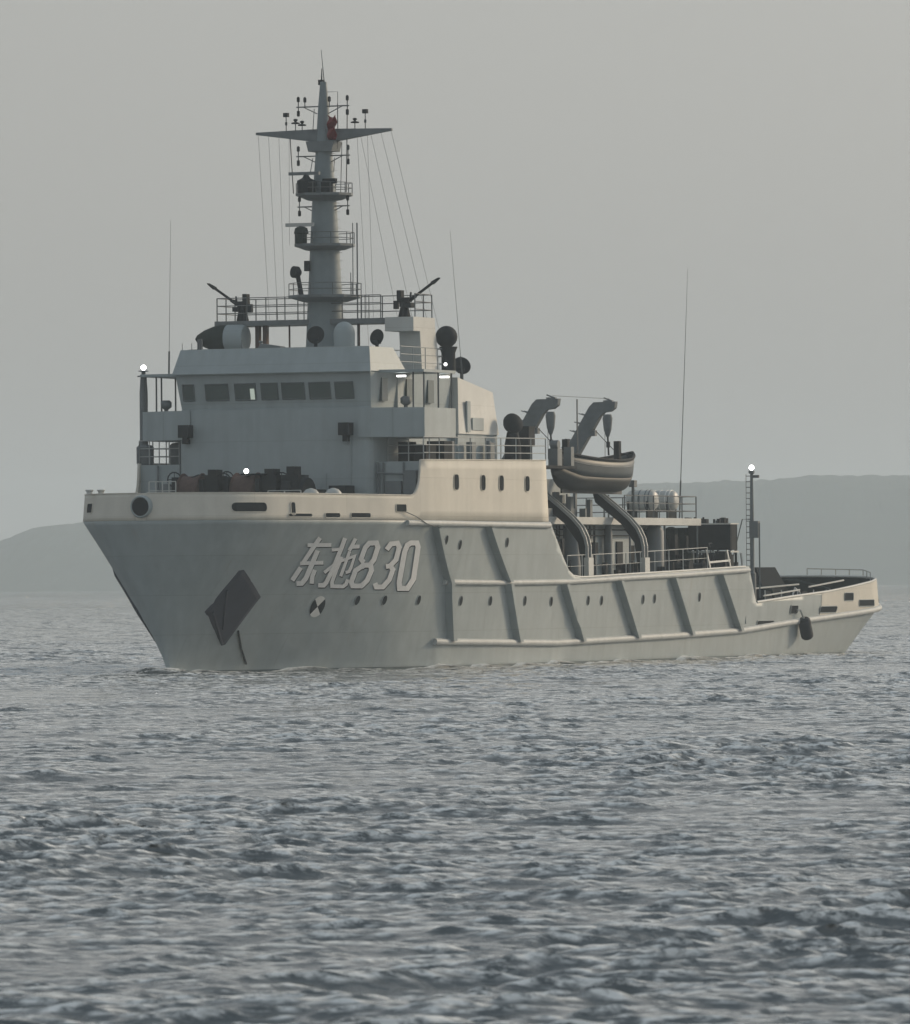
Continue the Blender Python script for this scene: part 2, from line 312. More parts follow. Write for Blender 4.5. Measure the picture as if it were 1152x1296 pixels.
# anchor pockets
for side in (1,-1):
    c4=[(3.11,5.02),(5.09,3.58),(3.47,1.06),(1.6,2.88)]
    n=10; G=[]
    for i in range(n+1):
        f=i/n; row=[]
        for j in range(n+1):
            g=j/n; a=[(c4[0][q]*(1-f)+c4[1][q]*f) for q in (0,1)]; b=[(c4[3][q]*(1-f)+c4[2][q]*f) for q in (0,1)]
            xs,z=a[0]*(1-g)+b[0]*g,a[1]*(1-g)+b[1]*g
            e=min(f,1-f,g,1-g); row.append(hy(xs,z,side,(.035 if side==1 else .12) if e>0 else -.01))
        G.append(row)
    mb=MB(); mb.grid(G if side==1 else G[::-1]); po=mb.build('anchor_pocket','pocket_paint',hullo)
    # anchor flukes and shank lying in the pocket
    mb=MB(); mb.tube([hy(2.6,3.9,side,.06),hy(3.05,2.1,side,.06)],.05,8); mb.tube([hy(2.1,2.9,side,.05),hy(3.3,1.4,side,.05)],.07,8)
    mb.each('anchor','pocket_paint',hullo)
    if side==1:
        mb=MB(); mb.tube([hy(4.15,2.0,1,.05),hy(4.7,1.2,1,.06),hy(5.4,.45,1,.05)],.05,6); mb.build('anchor_chain','dark_metal',hullo)
# dark strip painted in for the darker reflection just at the water
mb=MB(); G=[[hy(x,z,1,.03) for z in (-.9,-.6,-.3,.0,.16)] for x in np.arange(.4,78,.5)]; mb.grid(G); mb.build('waterline_reflection','reflection_paint',hullo)
# light paint on the stern bulwark above the lower strake
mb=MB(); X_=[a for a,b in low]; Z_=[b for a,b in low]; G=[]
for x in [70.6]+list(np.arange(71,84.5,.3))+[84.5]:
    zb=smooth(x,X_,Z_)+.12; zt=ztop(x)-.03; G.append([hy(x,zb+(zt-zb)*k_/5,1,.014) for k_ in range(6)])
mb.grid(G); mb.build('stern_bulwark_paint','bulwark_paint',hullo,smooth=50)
# decks
def deck(z,x0,x1,name,inset=.1,step=.6):
    xs=[x0]+[x for x in np.arange(math.ceil(x0),x1,step) if x>x0]+[x1]
    mb=MB(); G=[[],[]]
    for x in xs:
        X,Y,Z=hy(x,z); Y=max(Y-inset,.05); G[0].append((X,-Y,z)); G[1].append((X,Y,z))
    mb.grid(G); return mb.build(name,'deck_paint',ship,solid=.05)
deck(7.0,.3,31,'fore_deck'); deck(4.1,31,59.6,'main_deck'); deck(1.85,59.5,84.2,'aft_deck')
mb=MB(); mb.box(59.5,59.62,-7.1,7.1,1.85,4.4); mb.box(31.0,31.1,-6.9,6.9,4.1,9.9); mb.each('bulkhead','house_paint',ship)
# light coloured bulwark round the bow rising into the side plating
BT=[(0,8.38),(14.4,8.3),(14.7,8.38),(14.95,8.6),(15.15,8.95),(15.25,9.4),(15.32,10.0),(31.0,10.15)]
def bt(xs): return smooth(xs,[a for a,b in BT],[b for a,b in BT])
bcols=[0,.05,.1,.15,.2,.3,.4,.55,.7,.85,1,1.25,1.5,1.75]+list(np.arange(2,14,.5))+[14.2,14.4,14.55,14.7,14.82,14.95,15.05,15.15,15.25,15.32]+list(np.arange(16,31,1))+[31.0]
def bp_(xs,z,side=1):
    x,y=hp(xs,7.1); f=(z-7.1); y=y-.11*f*min(1,y)*max(0,1-xs/15)
    x=x+.12*f*max(0,1-xs/3)-(.11*(f if xs>30.9 else 0))
    return (x,max(y,.02)*side,z)
G=[[bp_(x,7.12+(bt(x)-7.12)*j/6) for j in range(7)] for x in bcols]
for side in (1,-1):
    mb=MB(); GG=[[(p[0],p[1]*side,p[2]) for p in c] for c in G]
    mb.grid(GG if side==1 else GG[::-1]); 
    bw=mb.build('bulwark','bulwark_paint',ship,smooth=50,solid=.08)
    if side==1: bwp=bw
    else: bws=bw
mb=MB(); mb.grid([[(p[0],-p[1],p[2]) for p in G[0]],G[0]]); mb.build('stem_plate','bulwark_paint',ship,solid=.08)
# rail caps
for side in (1,-1):
    mb=MB(); mb.tube([bp_(x,bt(x)+.0,side) for x in bcols],.03,6); mb.build('rail_cap','bulwark_paint',bwp if side==1 else bws,smooth=60)
    mb=MB(); xs=list(np.arange(61,84.4,.5))+[84.4]; mb.tube([hy(x,ztop(x),side,-.04) for x in xs],.075,8); mb.build('rail_cap','upper_paint',hullo,smooth=60)
    mb=MB(); xs=list(np.arange(34.9,59.4,.8)); mb.tube([hy(x,ztop(x),side,-.04) for x in xs],.06,8); mb.build('rail_cap','upper_paint',hullo,smooth=60)
mb=MB(); mb.tube([hy(84.4,4.35,1,-.02),hy(84.4,4.35,-1,-.02)],.075,8); mb.build('rail_cap','upper_paint',hullo,smooth=60)
# openings in the bulwark: rounded chock with a lip
def surf_frame(fn,xs,z,side):
    c=Vector(fn(xs,z,side)); t=(Vector(fn(xs+.05,z,side))-c).normalized(); u=(Vector(fn(xs,z+.05,side))-c).normalized()
    n=t.cross(u); 
    if n.y*side<0: n=-n
    return c,t,u,n
def opening(fn,x0,x1,z0,z1,side,parent,name='chock',rad=.12,m_in='black_paint'):
    # outline in (xs,z), rounded rectangle
    pts=[]
    # measure length scale
    L=(Vector(fn(x1,z0,side))-Vector(fn(x0,z0,side))).length; sx=(x1-x0)/max(L,1e-3)
    rx=min(rad*sx,(x1-x0)/2); rz=min(rad,(z1-z0)/2)
    for cx,cz,a0 in ((x1-rx,z1-rz,0),(x0+rx,z1-rz,90),(x0+rx,z0+rz,180),(x1-rx,z0+rz,270)):
        for i in range(5): a=R(a0+i*22.5); pts.append((cx+rx*math.cos(a),cz+rz*math.sin(a)))
    # densify so that it follows a curved bulwark
    mb=MB(); N=max(2,int(L/.3)); G=[]
    xsv=sorted(set([p[0] for p in pts]))
    xsv=sorted(set(xsv+list(np.linspace(x0,x1,N+2))))
    def zr(x):
        if x<x0+rx: d=(x0+rx-x)/rx
        elif x>x1-rx: d=(x-(x1-rx))/rx
        else: d=0
        h=rz*(1-math.sqrt(max(0,1-d*d))); return z0+h,z1-h
    A=[];B=[];lipa=[];lipb=[]
    for x in xsv:
        a,b=zr(x)
        for zz,LL,lip in ((a,A,lipa),(b,B,lipb)):
            c,t,u,n=surf_frame(fn,x,zz,side); LL.append(c+n*.018); lip.append(c+n*.02)
    mb.grid([A,B]); o=mb.build(name,m_in,parent)
    mb=MB(); loop=lipa+lipb[::-1]+[lipa[0]]; mb.tube(loop,.022,5); mb.build(name+'_lip','bulwark_paint' if parent is not hullo else 'hull_paint',parent)
    return o
for a in ((1.85,3.7,7.48,7.93,.2),(5.2,5.5,7.35,7.95,.12),(5.0,6.6,7.25,7.42,.1),(7.5,8.6,7.22,7.45,.1),(9.4,10.9,7.22,7.46,.1),(13.0,13.95,7.5,7.88,.1)):
    opening(bp_,a[0],a[1],a[2],a[3],1,bwp,rad=a[4])
opening(bp_,1.25,1.75,7.5,7.95,-1,bws,rad=.08)
for x in (19.31,22.6,24.9,28.2): opening(lambda a,b,s: bp_(a,b,s),x-.3,x+.3,8.58,9.35,1,bwp,name='window_slot',rad=.2,m_in='black_paint')
# round bow fairlead on the stem
c=Vector(bp_(0,7.75,1)); c.y=0; mb=MB(); mb.lathe(c+Vector((-.12,0,0)),(1,0,0),[(0,.40),(-.08,.47),(0.0,.52),(.3,.54)],24); mb.build('bow_fairlead','hull_paint',bwp,smooth=50)
mb=MB(); mb.lathe(c+Vector((-.155,0,0)),(1,0,0),[(0,.42),(.02,.42)],24); mb.build('bow_fairlead_opening','black_paint',bwp)
mb=MB(); 
for y in (-2.6,-3.2): mb.lathe((1.2,y,8.38),(0,0,1),[(0,.14),(.1,.14),(.16,.2),(.2,.18)],10)
mb.each('roller','upper_paint',ship)
# stern openings
for x0,x1,z0,z1 in ((61.2,63.6,1.75,2.0),(65.9,67.0,2.32,2.78),(70.4,73.0,2.35,2.7),(74.1,75.6,2.98,3.42),(76.6,79.6,2.66,3.02),(81.4,82.0,2.9,3.15)):
    opening(lambda a,b,s: hy(a,b,s,.016),x0,x1,z0,z1,1,hullo,name='stern_port',rad=.1)
# ---------------------------------------------------------------- superstructure
hw=node('superstructure',ship)
def part(name,mb,m,parent=None,**k): return mb.build(name,m,parent or ship,**k)
mb=MB()
mb.box(15.5,31.0,-7.35,7.35,7.02,9.93)                     # lower house across the whole beam, its roof is the boat deck
part('lower_house',mb,'house_paint',hw)
plan=lambda x0,yc,r,x1:[(x1,-yc),(x0+r,-yc)]+[(x0+r-r*math.sin(a),-yc+r*.0-0+ (r*(1-math.cos(a)))) for a in [R(q) for q in (20,45,70,90)]]+[(x0+r-r*math.sin(a),yc-(r*(1-math.cos(a)))) for a in [R(q) for q in (90,70,45,20)]]+[(x0+r,yc),(x1,yc)]
pl=plan(14.9,5.05,.35,24.6)
mb=MB(); mb.hexa([(x,y,7.02) for x,y in pl],[(x,y,12.5) for x,y in pl]); blk=part('front_block',mb,'house_paint',hw)
# bridge wings: curved bulwark from the block out to the ship's side
for side in (1,-1):
    wp=[(14.88,4.4),(14.9,5.05),(15.9,7.35),(19.5,7.4)]
    mb=MB(); G=[[(x,y*side,11.1) for x,y in wp],[(x,y*side,12.5) for x,y in wp]]
    mb.grid(G if side==1 else G[::-1]); wg=mb.build('bridge_wing','house_paint',ship,solid=.07)
    mb=MB(); P=[(x+.02,(y-.04)*side) for x,y in wp]+[(19.5,4.9*side)]; mb.prism([(x,y,11.08) for x,y in P],(0,0,.08)); mb.build('wing_deck','house_paint',wg)
    mb=MB(); P=[(15.6,4.9*side),(15.7,7.45*side),(19.6,7.45*side),(19.6,4.9*side)]; mb.prism([(x,y,14.18) for x,y in P],(0,0,.13)); mb.build('wing_roof','house_paint',wg)
    mb=MB()
    for x,y in ((16.05,7.3),(16.05,6.75),(19.4,7.3),(17.8,7.3)): mb.tube([(x,y*side,11.1),(x,y*side,14.2)],.045,6)
    mb.each('wing_post','dark_rail',wg)
    # covered pelorus / searchlight on the wing
    mb=MB(); mb.lathe((16.2,6.3*side,12.1),(0,0,1),[(0,.1),(.5,.1),(.62,.26),(.85,.27),(.95,.16)],12); mb.build('covered_pelorus','mast_paint',wg,smooth=50)
# wheelhouse
wh=node('wheelhouse',ship)
def ring(x0,y,x1,z): return [(x1,-y,z),(x0,-y,z),(x0-.0,y,z),(x1,y,z)]
mb=MB(); mb.hexa(ring(15.12,4.95,24.5,12.5),ring(14.72,5.12,24.5,14.3)); part('wheelhouse_wall',mb,'house_paint',wh)
mb=MB()
f0=[(19.6,-5.2),(14.55,-5.2),(14.55,5.2),(18.9,5.2)]; f1=[(18.6,-4.95),(15.0,-4.95),(15.0,4.95),(17.8,4.95)]
G=[[(f0[i][0],f0[i][1],14.25) for i in range(4)],[(f1[i][0],f1[i][1],15.42) for i in range(4)]]
mb.grid(G); fas=mb.build('roof_fascia','house_paint',wh,solid=-.08)
mb=MB(); mb.box(14.8,25.0,-5.1,5.1,14.3,14.42); part('bridge_roof',mb,'house_paint',wh)
mb=MB(); mb.tube([(14.55,-5.2,14.24),(14.55,5.2,14.24)],.05,6); mb.tube([(15.12,-4.96,12.52),(15.12,4.96,12.52)],.04,6); part('ledge',mb,'house_paint',wh)
def fx(z): return 15.12-(z-12.5)/1.8*.4
for y0,y1,lit in ((-4.8,-4.2,0),(-3.6,-2.4,0),(-2.05,-.95,0),(-.67,.2,0),(.42,1.6,0),(1.85,2.95,0),(3.2,4.15,0)):
    z0,z1=12.97,13.74; mb=MB(); P=[(fx(z0)-.03,y0,z0),(fx(z0)-.03,y1,z0),(fx(z1)-.03,y1,z1),(fx(z1)-.03,y0,z1)]
    mb.add(P,[(3,2,1,0)]); wi=mb.build('window','glass',wh)
    mb=MB(); mb.tube(P+[P[0]],.035,4); mb.build('window_frame','mast_paint',wi)
# lit chart lamps seen through two of the front windows
for y0,y1,z0,z1 in ((-1.25,-1.02,12.97,13.5),):
    mb=MB(); mb.add([(fx(z0)-.045,y0,z0),(fx(z0)-.045,y1,z0),(fx(z1)-.045,y1,z1),(fx(z1)-.045,y0,z1)],[(3,2,1,0)]); mb.build('lit_blind','window_lit',wh)
for x in (16.4,19.4,22.0):
    mb=MB(); mb.box(x-.35,x+.35,5.0,5.13,12.85,13.95); mb.build('side_window','glass',wh)
mb=MB(); mb.box(18.0,18.7,4.95,5.1,12.5,14.1); mb.build('wheelhouse_door','house_paint',wh)
# lamps under the wing roof
for x,y,z,L in ((16.6,5.9,14.02,.4),(19.5,6.9,14.02,.4)):
    mb=MB(); mb.box(x-.1,x+.1,y-L/2,y+L/2,z-.04,z+.04); mb.build('deckhead_lamp','tube_lit',wh)
mb=MB(); mb.ball((23.4,5.3,14.75),.08); mb.build('deckhead_lamp','tube_lit',wh)
# front wall fittings
for y in (-4.55,3.85):
    mb=MB(); mb.box(14.35,14.9,y-.28,y+.28,11.2,11.8); mb.box(14.5,14.9,y-.12,y+.12,10.9,11.2); mb.build('floodlight','dark_metal',blk)
mb=MB()
for y,z0,z1 in ((4.0,7.2,11.1),(-.5,7.2,9.2),(2.7,7.2,9.4)): mb.tube([(14.85,y,z0),(14.85,y,z1)],.03,5)
mb.each('wall_pipe','house_paint',blk)
# recess between block and ship's side: doors, boxes, pipes
mb=MB()
mb.box(15.3,15.5,5.6,6.4,7.1,9.0); mb.box(15.2,15.5,6.6,7.2,8.0,9.5); mb.box(15.3,15.5,-6.2,-5.4,7.1,9.0); mb.box(15.1,15.5,-7.2,-6.6,7.1,8.6)
for y in (5.2,5.45,6.5,-5.2,-6.4): mb.tube([(15.4,y,7.1),(15.4,y,9.9)],.05,6)
mb.tube([(15.35,5.1,9.4),(15.35,7.2,9.3)],.05,6); mb.tube([(15.35,5.1,8.3),(15.35,7.2,8.2)],.04,6)
mb.each('wall_fitting','mast_paint',hw)
# boat deck level: rails, lockers
mb=MB(); mb.rail([(16.3,5.3,9.95),(16.3,7.45,9.95)],1.15,3,.9); mb.rail([(15.6,7.45,9.98),(30.8,7.48,10.12)],1.1,3,2.0); 
mb.build('railing','rail_paint',ship); mb=MB(); mb.rail([(15.5,-7.42,9.95),(30.8,-7.45,10.1)],1.15,3,1.6); mb.rail([(15.5,-7.42,9.95),(15.5,-5.3,9.95)],1.15,3,.6)
mb.build('railing','rail_paint',ship)
for x,y,r,h in ((16.0,-7.9+.55,.42,.95),(17.0,-5.95,.5,1.05),(17.3,-5.2,.28,.85)):
    mb=MB(); mb.lathe((x,y,9.95),(0,0,1),[(0,r*.9),(.08,r),(h-.1,r),(h,r*.75),(h+.03,.05)],14); mb.build('ventilator','mast_paint',ship,smooth=40)
mb=MB(); mb.box(17.3,18.1,5.4,6.0,9.95,10.9); mb.box(17.2,18.4,6.3,6.9,9.95,10.75); mb.box(19.4,20.4,6.0,6.9,9.95,10.95); mb.each('deck_locker','dark_metal',ship)
mb=MB(); 
for x in (22.6,25.2,27.6): mb.box(x,x+.5,5.6,5.9,9.95,11.0)
mb.lathe((25.6,6.6,9.95),(0,0,1),[(0,.14),(.95,.14),(1.1,.1)],10); mb.each('deck_fitting','mast_paint',ship)
# walls behind the rail, port
mb=MB(); mb.box(24.62,29.6,-5.4,5.4,9.95,11.4); part('casing_base',mb,'house_paint',hw)
# funnel casing
mb=MB(); mb.hexa([(24.5,-5.5,11.4),(29.6,-5.5,11.4),(29.6,5.5,11.4),(24.5,5.5,11.4)],[(24.9,-5.3,14.15),(29.3,-5.3,13.5),(29.3,5.3,13.5),(24.9,5.3,14.15)]); fun=part('funnel_casing',mb,'upper_paint',ship)
mb=MB(); mb.box(26,27.5,-1.2,1.2,13.6,14.6); mb.build('exhaust','dark_metal',fun)
mb=MB(); mb.box(25.5,25.9,5.45,5.55,11.5,13.0) ; mb.box(26.2,27.6,5.46,5.53,11.6,12.2); mb.each('louvre','house_paint',fun)
# ---------------------------------------------------------------- bridge roof outfit
mb=MB(); mb.rail([(18.6,5.0,14.42),(24.6,5.0,14.42),(24.6,2,14.42)],1.1,3,1.5); mb.build('railing','rail_paint',ship); mb=MB(); mb.rail([(15.6,-4.8,14.9),(15.6,4.6,14.9)],.55,1,1.0,.012,.014); mb.build('railing','rail_paint',ship)
mb=MB(); mb.hexa([(20.2,3.5,16.3),(22.9,3.5,16.3),(22.9,5.0,16.3),(20.2,5.0,16.3)],[(20.2,3.5,16.98),(22.8,3.5,16.98),(22.8,5.0,16.98),(20.2,5.0,16.98)])
mb.hexa([(21.2,3.9,14.42),(23.4,3.9,14.42),(23.4,5.0,14.42),(21.2,5.0,14.42)],[(21.0,3.9,16.3),(22.9,3.9,16.3),(22.9,5.0,16.3),(21.0,5.0,16.3)]); tw=mb.build('gun_tower','upper_paint',ship)
mb=MB(); mb.box(20.3,22.6,-5.6,3.5,16.72,16.96); gp=mb.build('gun_platform','mast_paint',ship)
mb=MB()
for y in (-3.6,-3.2): mb.box(20.9,21.2,y-.1,y+.1,14.42,16.72)
for y in (-2,1.7): mb.tube([(21.2,y,14.42),(21.2,y,16.8)],.05,6)
mb.each('platform_support','brown_rope',gp)
mb=MB(); mb.rail([(20.4,-5.5,16.96),(20.4,-3.9,16.96)],1.12,3,1.5); mb.rail([(20.4,-3.9,16.96),(20.4,3.2,16.96)],1.12,3,.95,.022,.028); mb.rail([(22.5,-5.5,16.96),(22.5,3.5,16.98),(22.7,4.9,16.98),(20.4,5.0,16.98)],1.12,3,1.1); mb.rail([(20.4,-5.5,16.96),(22.5,-5.5,16.96)],1.12,3,1.1)
mb.build('platform_railing','dark_rail',gp)
# large nosed sensor housing under the starboard end of the platform
mb=MB(); mb.lathe((20.3,-6.62,16.12),(0,1,0),[(0,.04),(.12,.2),(.5,.42),(1.0,.6),(1.4,.66),(1.75,.66)],22); hs_=mb.build('sensor_housing','dark_green',ship,smooth=50)
mb=MB(); mb.lathe((20.3,-4.87,16.12),(0,1,0),[(0,.67),(.75,.67),(.95,.6)],22); mb.build('housing_cover','house_paint',hs_,smooth=40)
mb=MB(); mb.lathe((20.3,-4.9,14.42),(0,0,1),[(0,.35),(1.2,.3)],12); mb.box(20.0,20.6,-5.6,-4.0,15.3,15.6); mb.build('housing_pedestal','dark_metal',hs_)
# dishes and domes
def dish(x,y,z,r,axis,name='dish_antenna',m='dark_metal',ped=None):
    mb=MB(); mb.lathe((x,y,z),axis,[(-.28*r,.05),(-.26*r,.4*r),(-.12*r,.8*r),(.0,r),(.06*r,r),(.02,.9*r),(-.08*r,.5*r),(-.15*r,.05)],22)
    if ped: mb.tube([(x,y,ped),(x,y,z-.3*r)],.09,8); mb.box(x-.15,x+.15,y-.15,y+.15,z-r*.8,z-r*.3)
    return mb.build(name,m,ship,smooth=50)
dish(17.6,1.0,16.1,.44,(-.95,.1,.2),ped=14.42)
dish(18.2,3.95,15.95,.40,(-.9,-.2,.2),ped=14.42)
dish(26.0,5.05,14.75,.46,(-.6,.55,.35),ped=13.9)
mb=MB(); mb.lathe((18.4,2.15,14.42),(0,0,1),[(0,.5),(1.75,.52)]+[(1.75+.58*math.sin(R(a)),.52*math.cos(R(a))) for a in (15,30,45,60,75,89)],22); mb.build('radome','house_paint',ship,smooth=50)
mb=MB(); mb.ball((23.9,5.15,16.1),.54,18); mb.lathe((24.0,5.2,14.42),(0,0,1),[(0,.34),(.9,.34),(1.2,.45)],14); mb.build('dark_radome','dark_metal',ship,smooth=50)
for x,y,z in ((29.9,6.1,11.95),):
    mb=MB(); mb.lathe((x,y,z),(-.5,.6,.3),[(-.3,.2),(-.2,.42),(0,.52),(.12,.52),(.25,.35),(.3,.05)],18); mb.lathe((x,y,9.95),(0,0,1),[(0,.42),(1.0,.4),(1.6,.28)],14); mb.build('searchlight','dark_metal',ship,smooth=50)
# small roof gear in front of the mast
mb=MB(); mb.tube([(16.5,-1.4,14.42),(16.5,-1.4,15.7)],.05); mb.ball((16.5,-1.4,15.78),.12,8,(1,.6)); mb.hexa([(16.2,-1.7,15.2),(17,-1.7,15.2),(17,-.1,15.2),(16.2,-.1,15.2)],[(16.3,-1.3,15.7),(16.9,-1.3,15.7),(16.9,-.3,15.55),(16.3,-.3,15.55)]); mb.tube([(16.5,-2.4,14.42),(16.5,-2.4,15.9)],.02); mb.tube([(16.5,-4.7,14.42),(16.5,-4.7,15.9)],.02); mb.build('compass_stand','mast_paint',ship)
mb=MB()
for y in (-5.0,-4.5,-4.1): mb.tube([(15.3,y,14.42),(15.3,y,15.75)],.015)
mb.box(15.5,15.7,-4.3,-4.1,15.3,15.95); mb.each('roof_aerial','dark_rail',ship)
# ---------------------------------------------------------------- guns
def gun(x,y,sd):
    g=node('deck_gun',ship,(x,y,16.98))
    O=(x,y,16.98)
    def B(mb,n,m='dark_metal',**k): return mb.build(n,m,g,origin=O,**k)
    mb=MB(); mb.lathe((x,y,16.98),(0,0,1),[(0,.3),(.08,.3),(.5,.2),(.75,.16),(.85,.2)],12); mb.box(x-.15,x+.15,y-.2,y+.2,17.5,17.75); B(mb,'pedestal')
    mb=MB(); mb.box(x-.18,x+.18,y-.32,y+.32,17.72,17.95); mb.box(x-.2,x+.2,y-.12-sd*.2,y+.1-sd*.2,17.9,18.3); mb.box(x-.1,x+.1,y-sd*.42-.12,y-sd*.42+.1,17.4,17.8); mb.tube([(x,y+sd*.3,17.8),(x,y+sd*.35,18.2)],.05); B(mb,'cradle')
    for dx in (-.09,.09):
        a=Vector((x+dx,y+sd*.15,17.72)); b=Vector((x+dx,y+sd*1.85,18.86)); d=(b-a)
        mb=MB(); mb.tube([a,a.lerp(b,.25)],.075,8); mb.tube([a.lerp(b,.25),a.lerp(b,.8)],.045,8); mb.tube([a.lerp(b,.78),a.lerp(b,.9),b],.085,8,.03); B(mb,'barrel')
    mb=MB(); mb.box(x-.25,x+.25,y+sd*.3-.14,y+sd*.3+.14,17.45,17.68); B(mb,'ammunition_box')
    return g
gun(21.2,4.1,1); gun(21.2,-4.5,-1)
# ---------------------------------------------------------------- mast
mast=node('mast',ship,(21,0,14.4))
def MBm(mb,n,m='mast_paint',**k): return mb.build(n,m,mast,origin=(21,0,14.4),**k)
def MBe(mb,n,m='mast_paint',**k): return mb.each(n,m,mast,origin=(21,0,14.4),**k)
MX=21
prof=[(14.4,1.05),(15.8,.95),(18.0,.84),(20.2,.73),(22.6,.6),(24.8,.43),(26.2,.34),(27.4,.26),(28.5,.16)]
mb=MB(); mb.lathe((MX,0,0),(0,0,1),prof,24); MBm(mb,'mast_column','mast_grey',smooth=50)
for z,r,ri,h,m0 in ((18.13,1.82,.86,.58,.35),(20.62,1.5,.76,.55,.32),(23.08,1.42,.62,.5,.36)):
    mb=MB(); mb.lathe((MX,0,z),(0,0,1),[(-m0,ri*.98),(-m0*.9,ri+.25),(-.14,r-.1),(-.12,r),(0,r),(0.0,.1)],10); p=MBm(mb,'mast_platform','mast_paint')
    P=[(MX+(r-.06)*math.cos(a),(r-.06)*math.sin(a),z) for a in [2*math.pi*i/10 for i in range(11)]]
    mb=MB(); mb.rail(P,h,2,1.2,.018,.022); MBm(mb,'platform_rail','dark_rail')
# radars
mb=MB(); mb.lathe((MX-1.1,-.75,20.62),(0,0,1),[(0,.28),(.45,.28),(.5,.36),(.75,.3),(.85,.1)],12); MBe(mb,'radar_pedestal','dark_green')
mb=MB(); mb.box(MX-1.2,MX-1.0,-1.55,-.2+.1,21.45,21.62); MBm(mb,'radar_scanner','raft_shell')
mb=MB(); mb.lathe((MX-.9,-.55,23.08),(0,0,1),[(0,.45),(.6,.45),(.72,.2),(.9,.1)],12); mb.lathe((MX-.8,.5,23.08),(0,0,1),[(0,.3),(.5,.3),(.62,.12)],10); mb.box(MX-.9,MX-.7,.3,1.0,23.5,23.75); MBe(mb,'radar_pedestal','dark_metal')
mb=MB(); mb.box(MX-1.0,MX-.8,-1.45,.15,23.95,24.1); MBm(mb,'radar_scanner','mast_paint')
mb=MB(); mb.lathe((MX-1.0,-1.1,19.25),(-.8,-.5,.1),[(-.25,.15),(-.1,.29),(.15,.29),(.16,.26)],14); mb.tube([(MX-1.0,-1.0,19.1),(MX-.9,-.85,18.13)],.12,8); mb.box(MX-.8,MX-.6,-.75,-.5,19.3,19.8); MBm(mb,'mast_searchlight','dark_metal')
# yardarm
mb=MB()
for s in (1,-1):
    a=[(MX-.25,0*s,26.2),(MX+.35,0,26.2)]
    mb.hexa([(MX-.28,s*.2,25.55),(MX+.35,s*.2,25.55),(MX+.1,s*3.6,26.02),(MX-.05,s*3.6,26.02)],[(MX-.28,s*.2,26.2),(MX+.35,s*.2,26.2),(MX+.1,s*3.6,26.14),(MX-.05,s*3.6,26.14)])
MBm(mb,'yardarm','mast_paint')
mb=MB(); mb.hexa([(MX-.5,-.62,25.1),(MX+.5,-.62,25.1),(MX+.5,.62,25.1),(MX-.5,.62,25.1)],[(MX-.5,-.75,25.6),(MX+.5,-.75,25.6),(MX+.5,.75,25.6),(MX-.5,.75,25.6)]); MBm(mb,'yard_box','mast_paint')
def nav(mb,y,z,dx=0,up=.45): mb.tube([(MX+dx,y,z-.05),(MX+dx,y,z+up)],.025,5); mb.lathe((MX+dx,y,z+up*.55),(0,0,1),[(0,.05),(.03,.08),(.2,.08),(.26,.04)],8)
def navd(mb,y,z,dx=0): mb.tube([(MX+dx,y,z),(MX+dx,y,z-.35)],.025,5); mb.lathe((MX+dx,y,z-.45),(0,0,1),[(0,.05),(.03,.08),(.25,.08),(.28,.04)],8)
for z,hw2 in ((27.3,1.4),(24.9,1.42),(22.45,1.38)):
    mb=MB(); mb.tube([(MX-.1,-hw2,z),(MX-.1,hw2,z)],.035,6)
    for s in (1,-1): mb.tube([(MX-.1,s*hw2*.75,z),(MX-.1,s*.3,z-.35)],.025,5)
    MBe(mb,'signal_yard','dark_rail')
    mb=MB()
    for s in (1,-1): nav(mb,s*(hw2-.1),z,-.1); navd(mb,s*(hw2-.1),z,-.1)
    if z>27: nav(mb,-.95,z,-.1,.4); nav(mb,.35,z,-.1,.4)
    MBe(mb,'mast_lantern','dark_metal')
mb=MB()
for y,h in ((-2.0,.75),(-1.5,.4),(-1.15,.3),(1.65,.35),(2.2,.8)):
    mb.tube([(MX,y,26.1),(MX,y,26.2+h)],.022,5)
    if abs(y)<2: mb.lathe((MX,y,26.1+h),(0,0,1),[(0,.2),(.05,.22),(.1,.05),(.2,.12),(.25,.05)],10)
    else: mb.box(MX-.1,MX+.1,y-.12,y+.12,26.1+h,26.3+h); mb.lathe((MX,y,26.45),(0,0,1),[(0,.06),(.15,.06)],6)
MBe(mb,'yard_aerial','dark_metal')
mb=MB(); mb.tube([(MX,.13,27.6),(MX-.2,-.02,30.05)],.03,5,.012); mb.tube([(MX,-.1,28.4),(MX,-.08,29.15)],.05,6,.02); mb.box(MX-.08,MX+.08,-.25,0,28.35,28.6); mb.tube([(MX,.1,28.0),(MX,.75,28.0),(MX,.75,26.2)],.015,4); MBe(mb,'top_aerial','dark_metal')
mb=MB()
for y0,z0,y1,z1 in ((-1.75,25.8,-1.5,23.1),(1.3,27.2,1.3,23.1),(1.0,25.5,1.0,23.1),(-.45,27.2,-.45,26.1),(-.55,24.8,-.6,24.1),(.6,24.8,.65,24.1)): mb.tube([(MX-.1,y0,z0),(MX-.3,y1,z1)],.028 if abs(y0)>1.1 else .02,5)
for y,z0,z1 in ((1.62,18.13,21.6),(1.85,14.42,21.6),(2.25,16.96,18.1),(2.45,16.96,18.1),(1.5,18.13,19.2)): mb.tube([(MX-.3,y,z0),(MX-.3,y,z1)],.035 if z0<15 else .022,5)
MBe(mb,'mast_rod','dark_rail')
# ladder on mast side
mb=MB()
for i in range(28): z=15+i*.4; r=np.interp(z,[a for a,b in prof],[b for a,b in prof]); mb.tube([(MX-.16,r+.1,z),(MX+.2,r+.1,z)],.014,4)
MBm(mb,'mast_ladder','rail_paint')
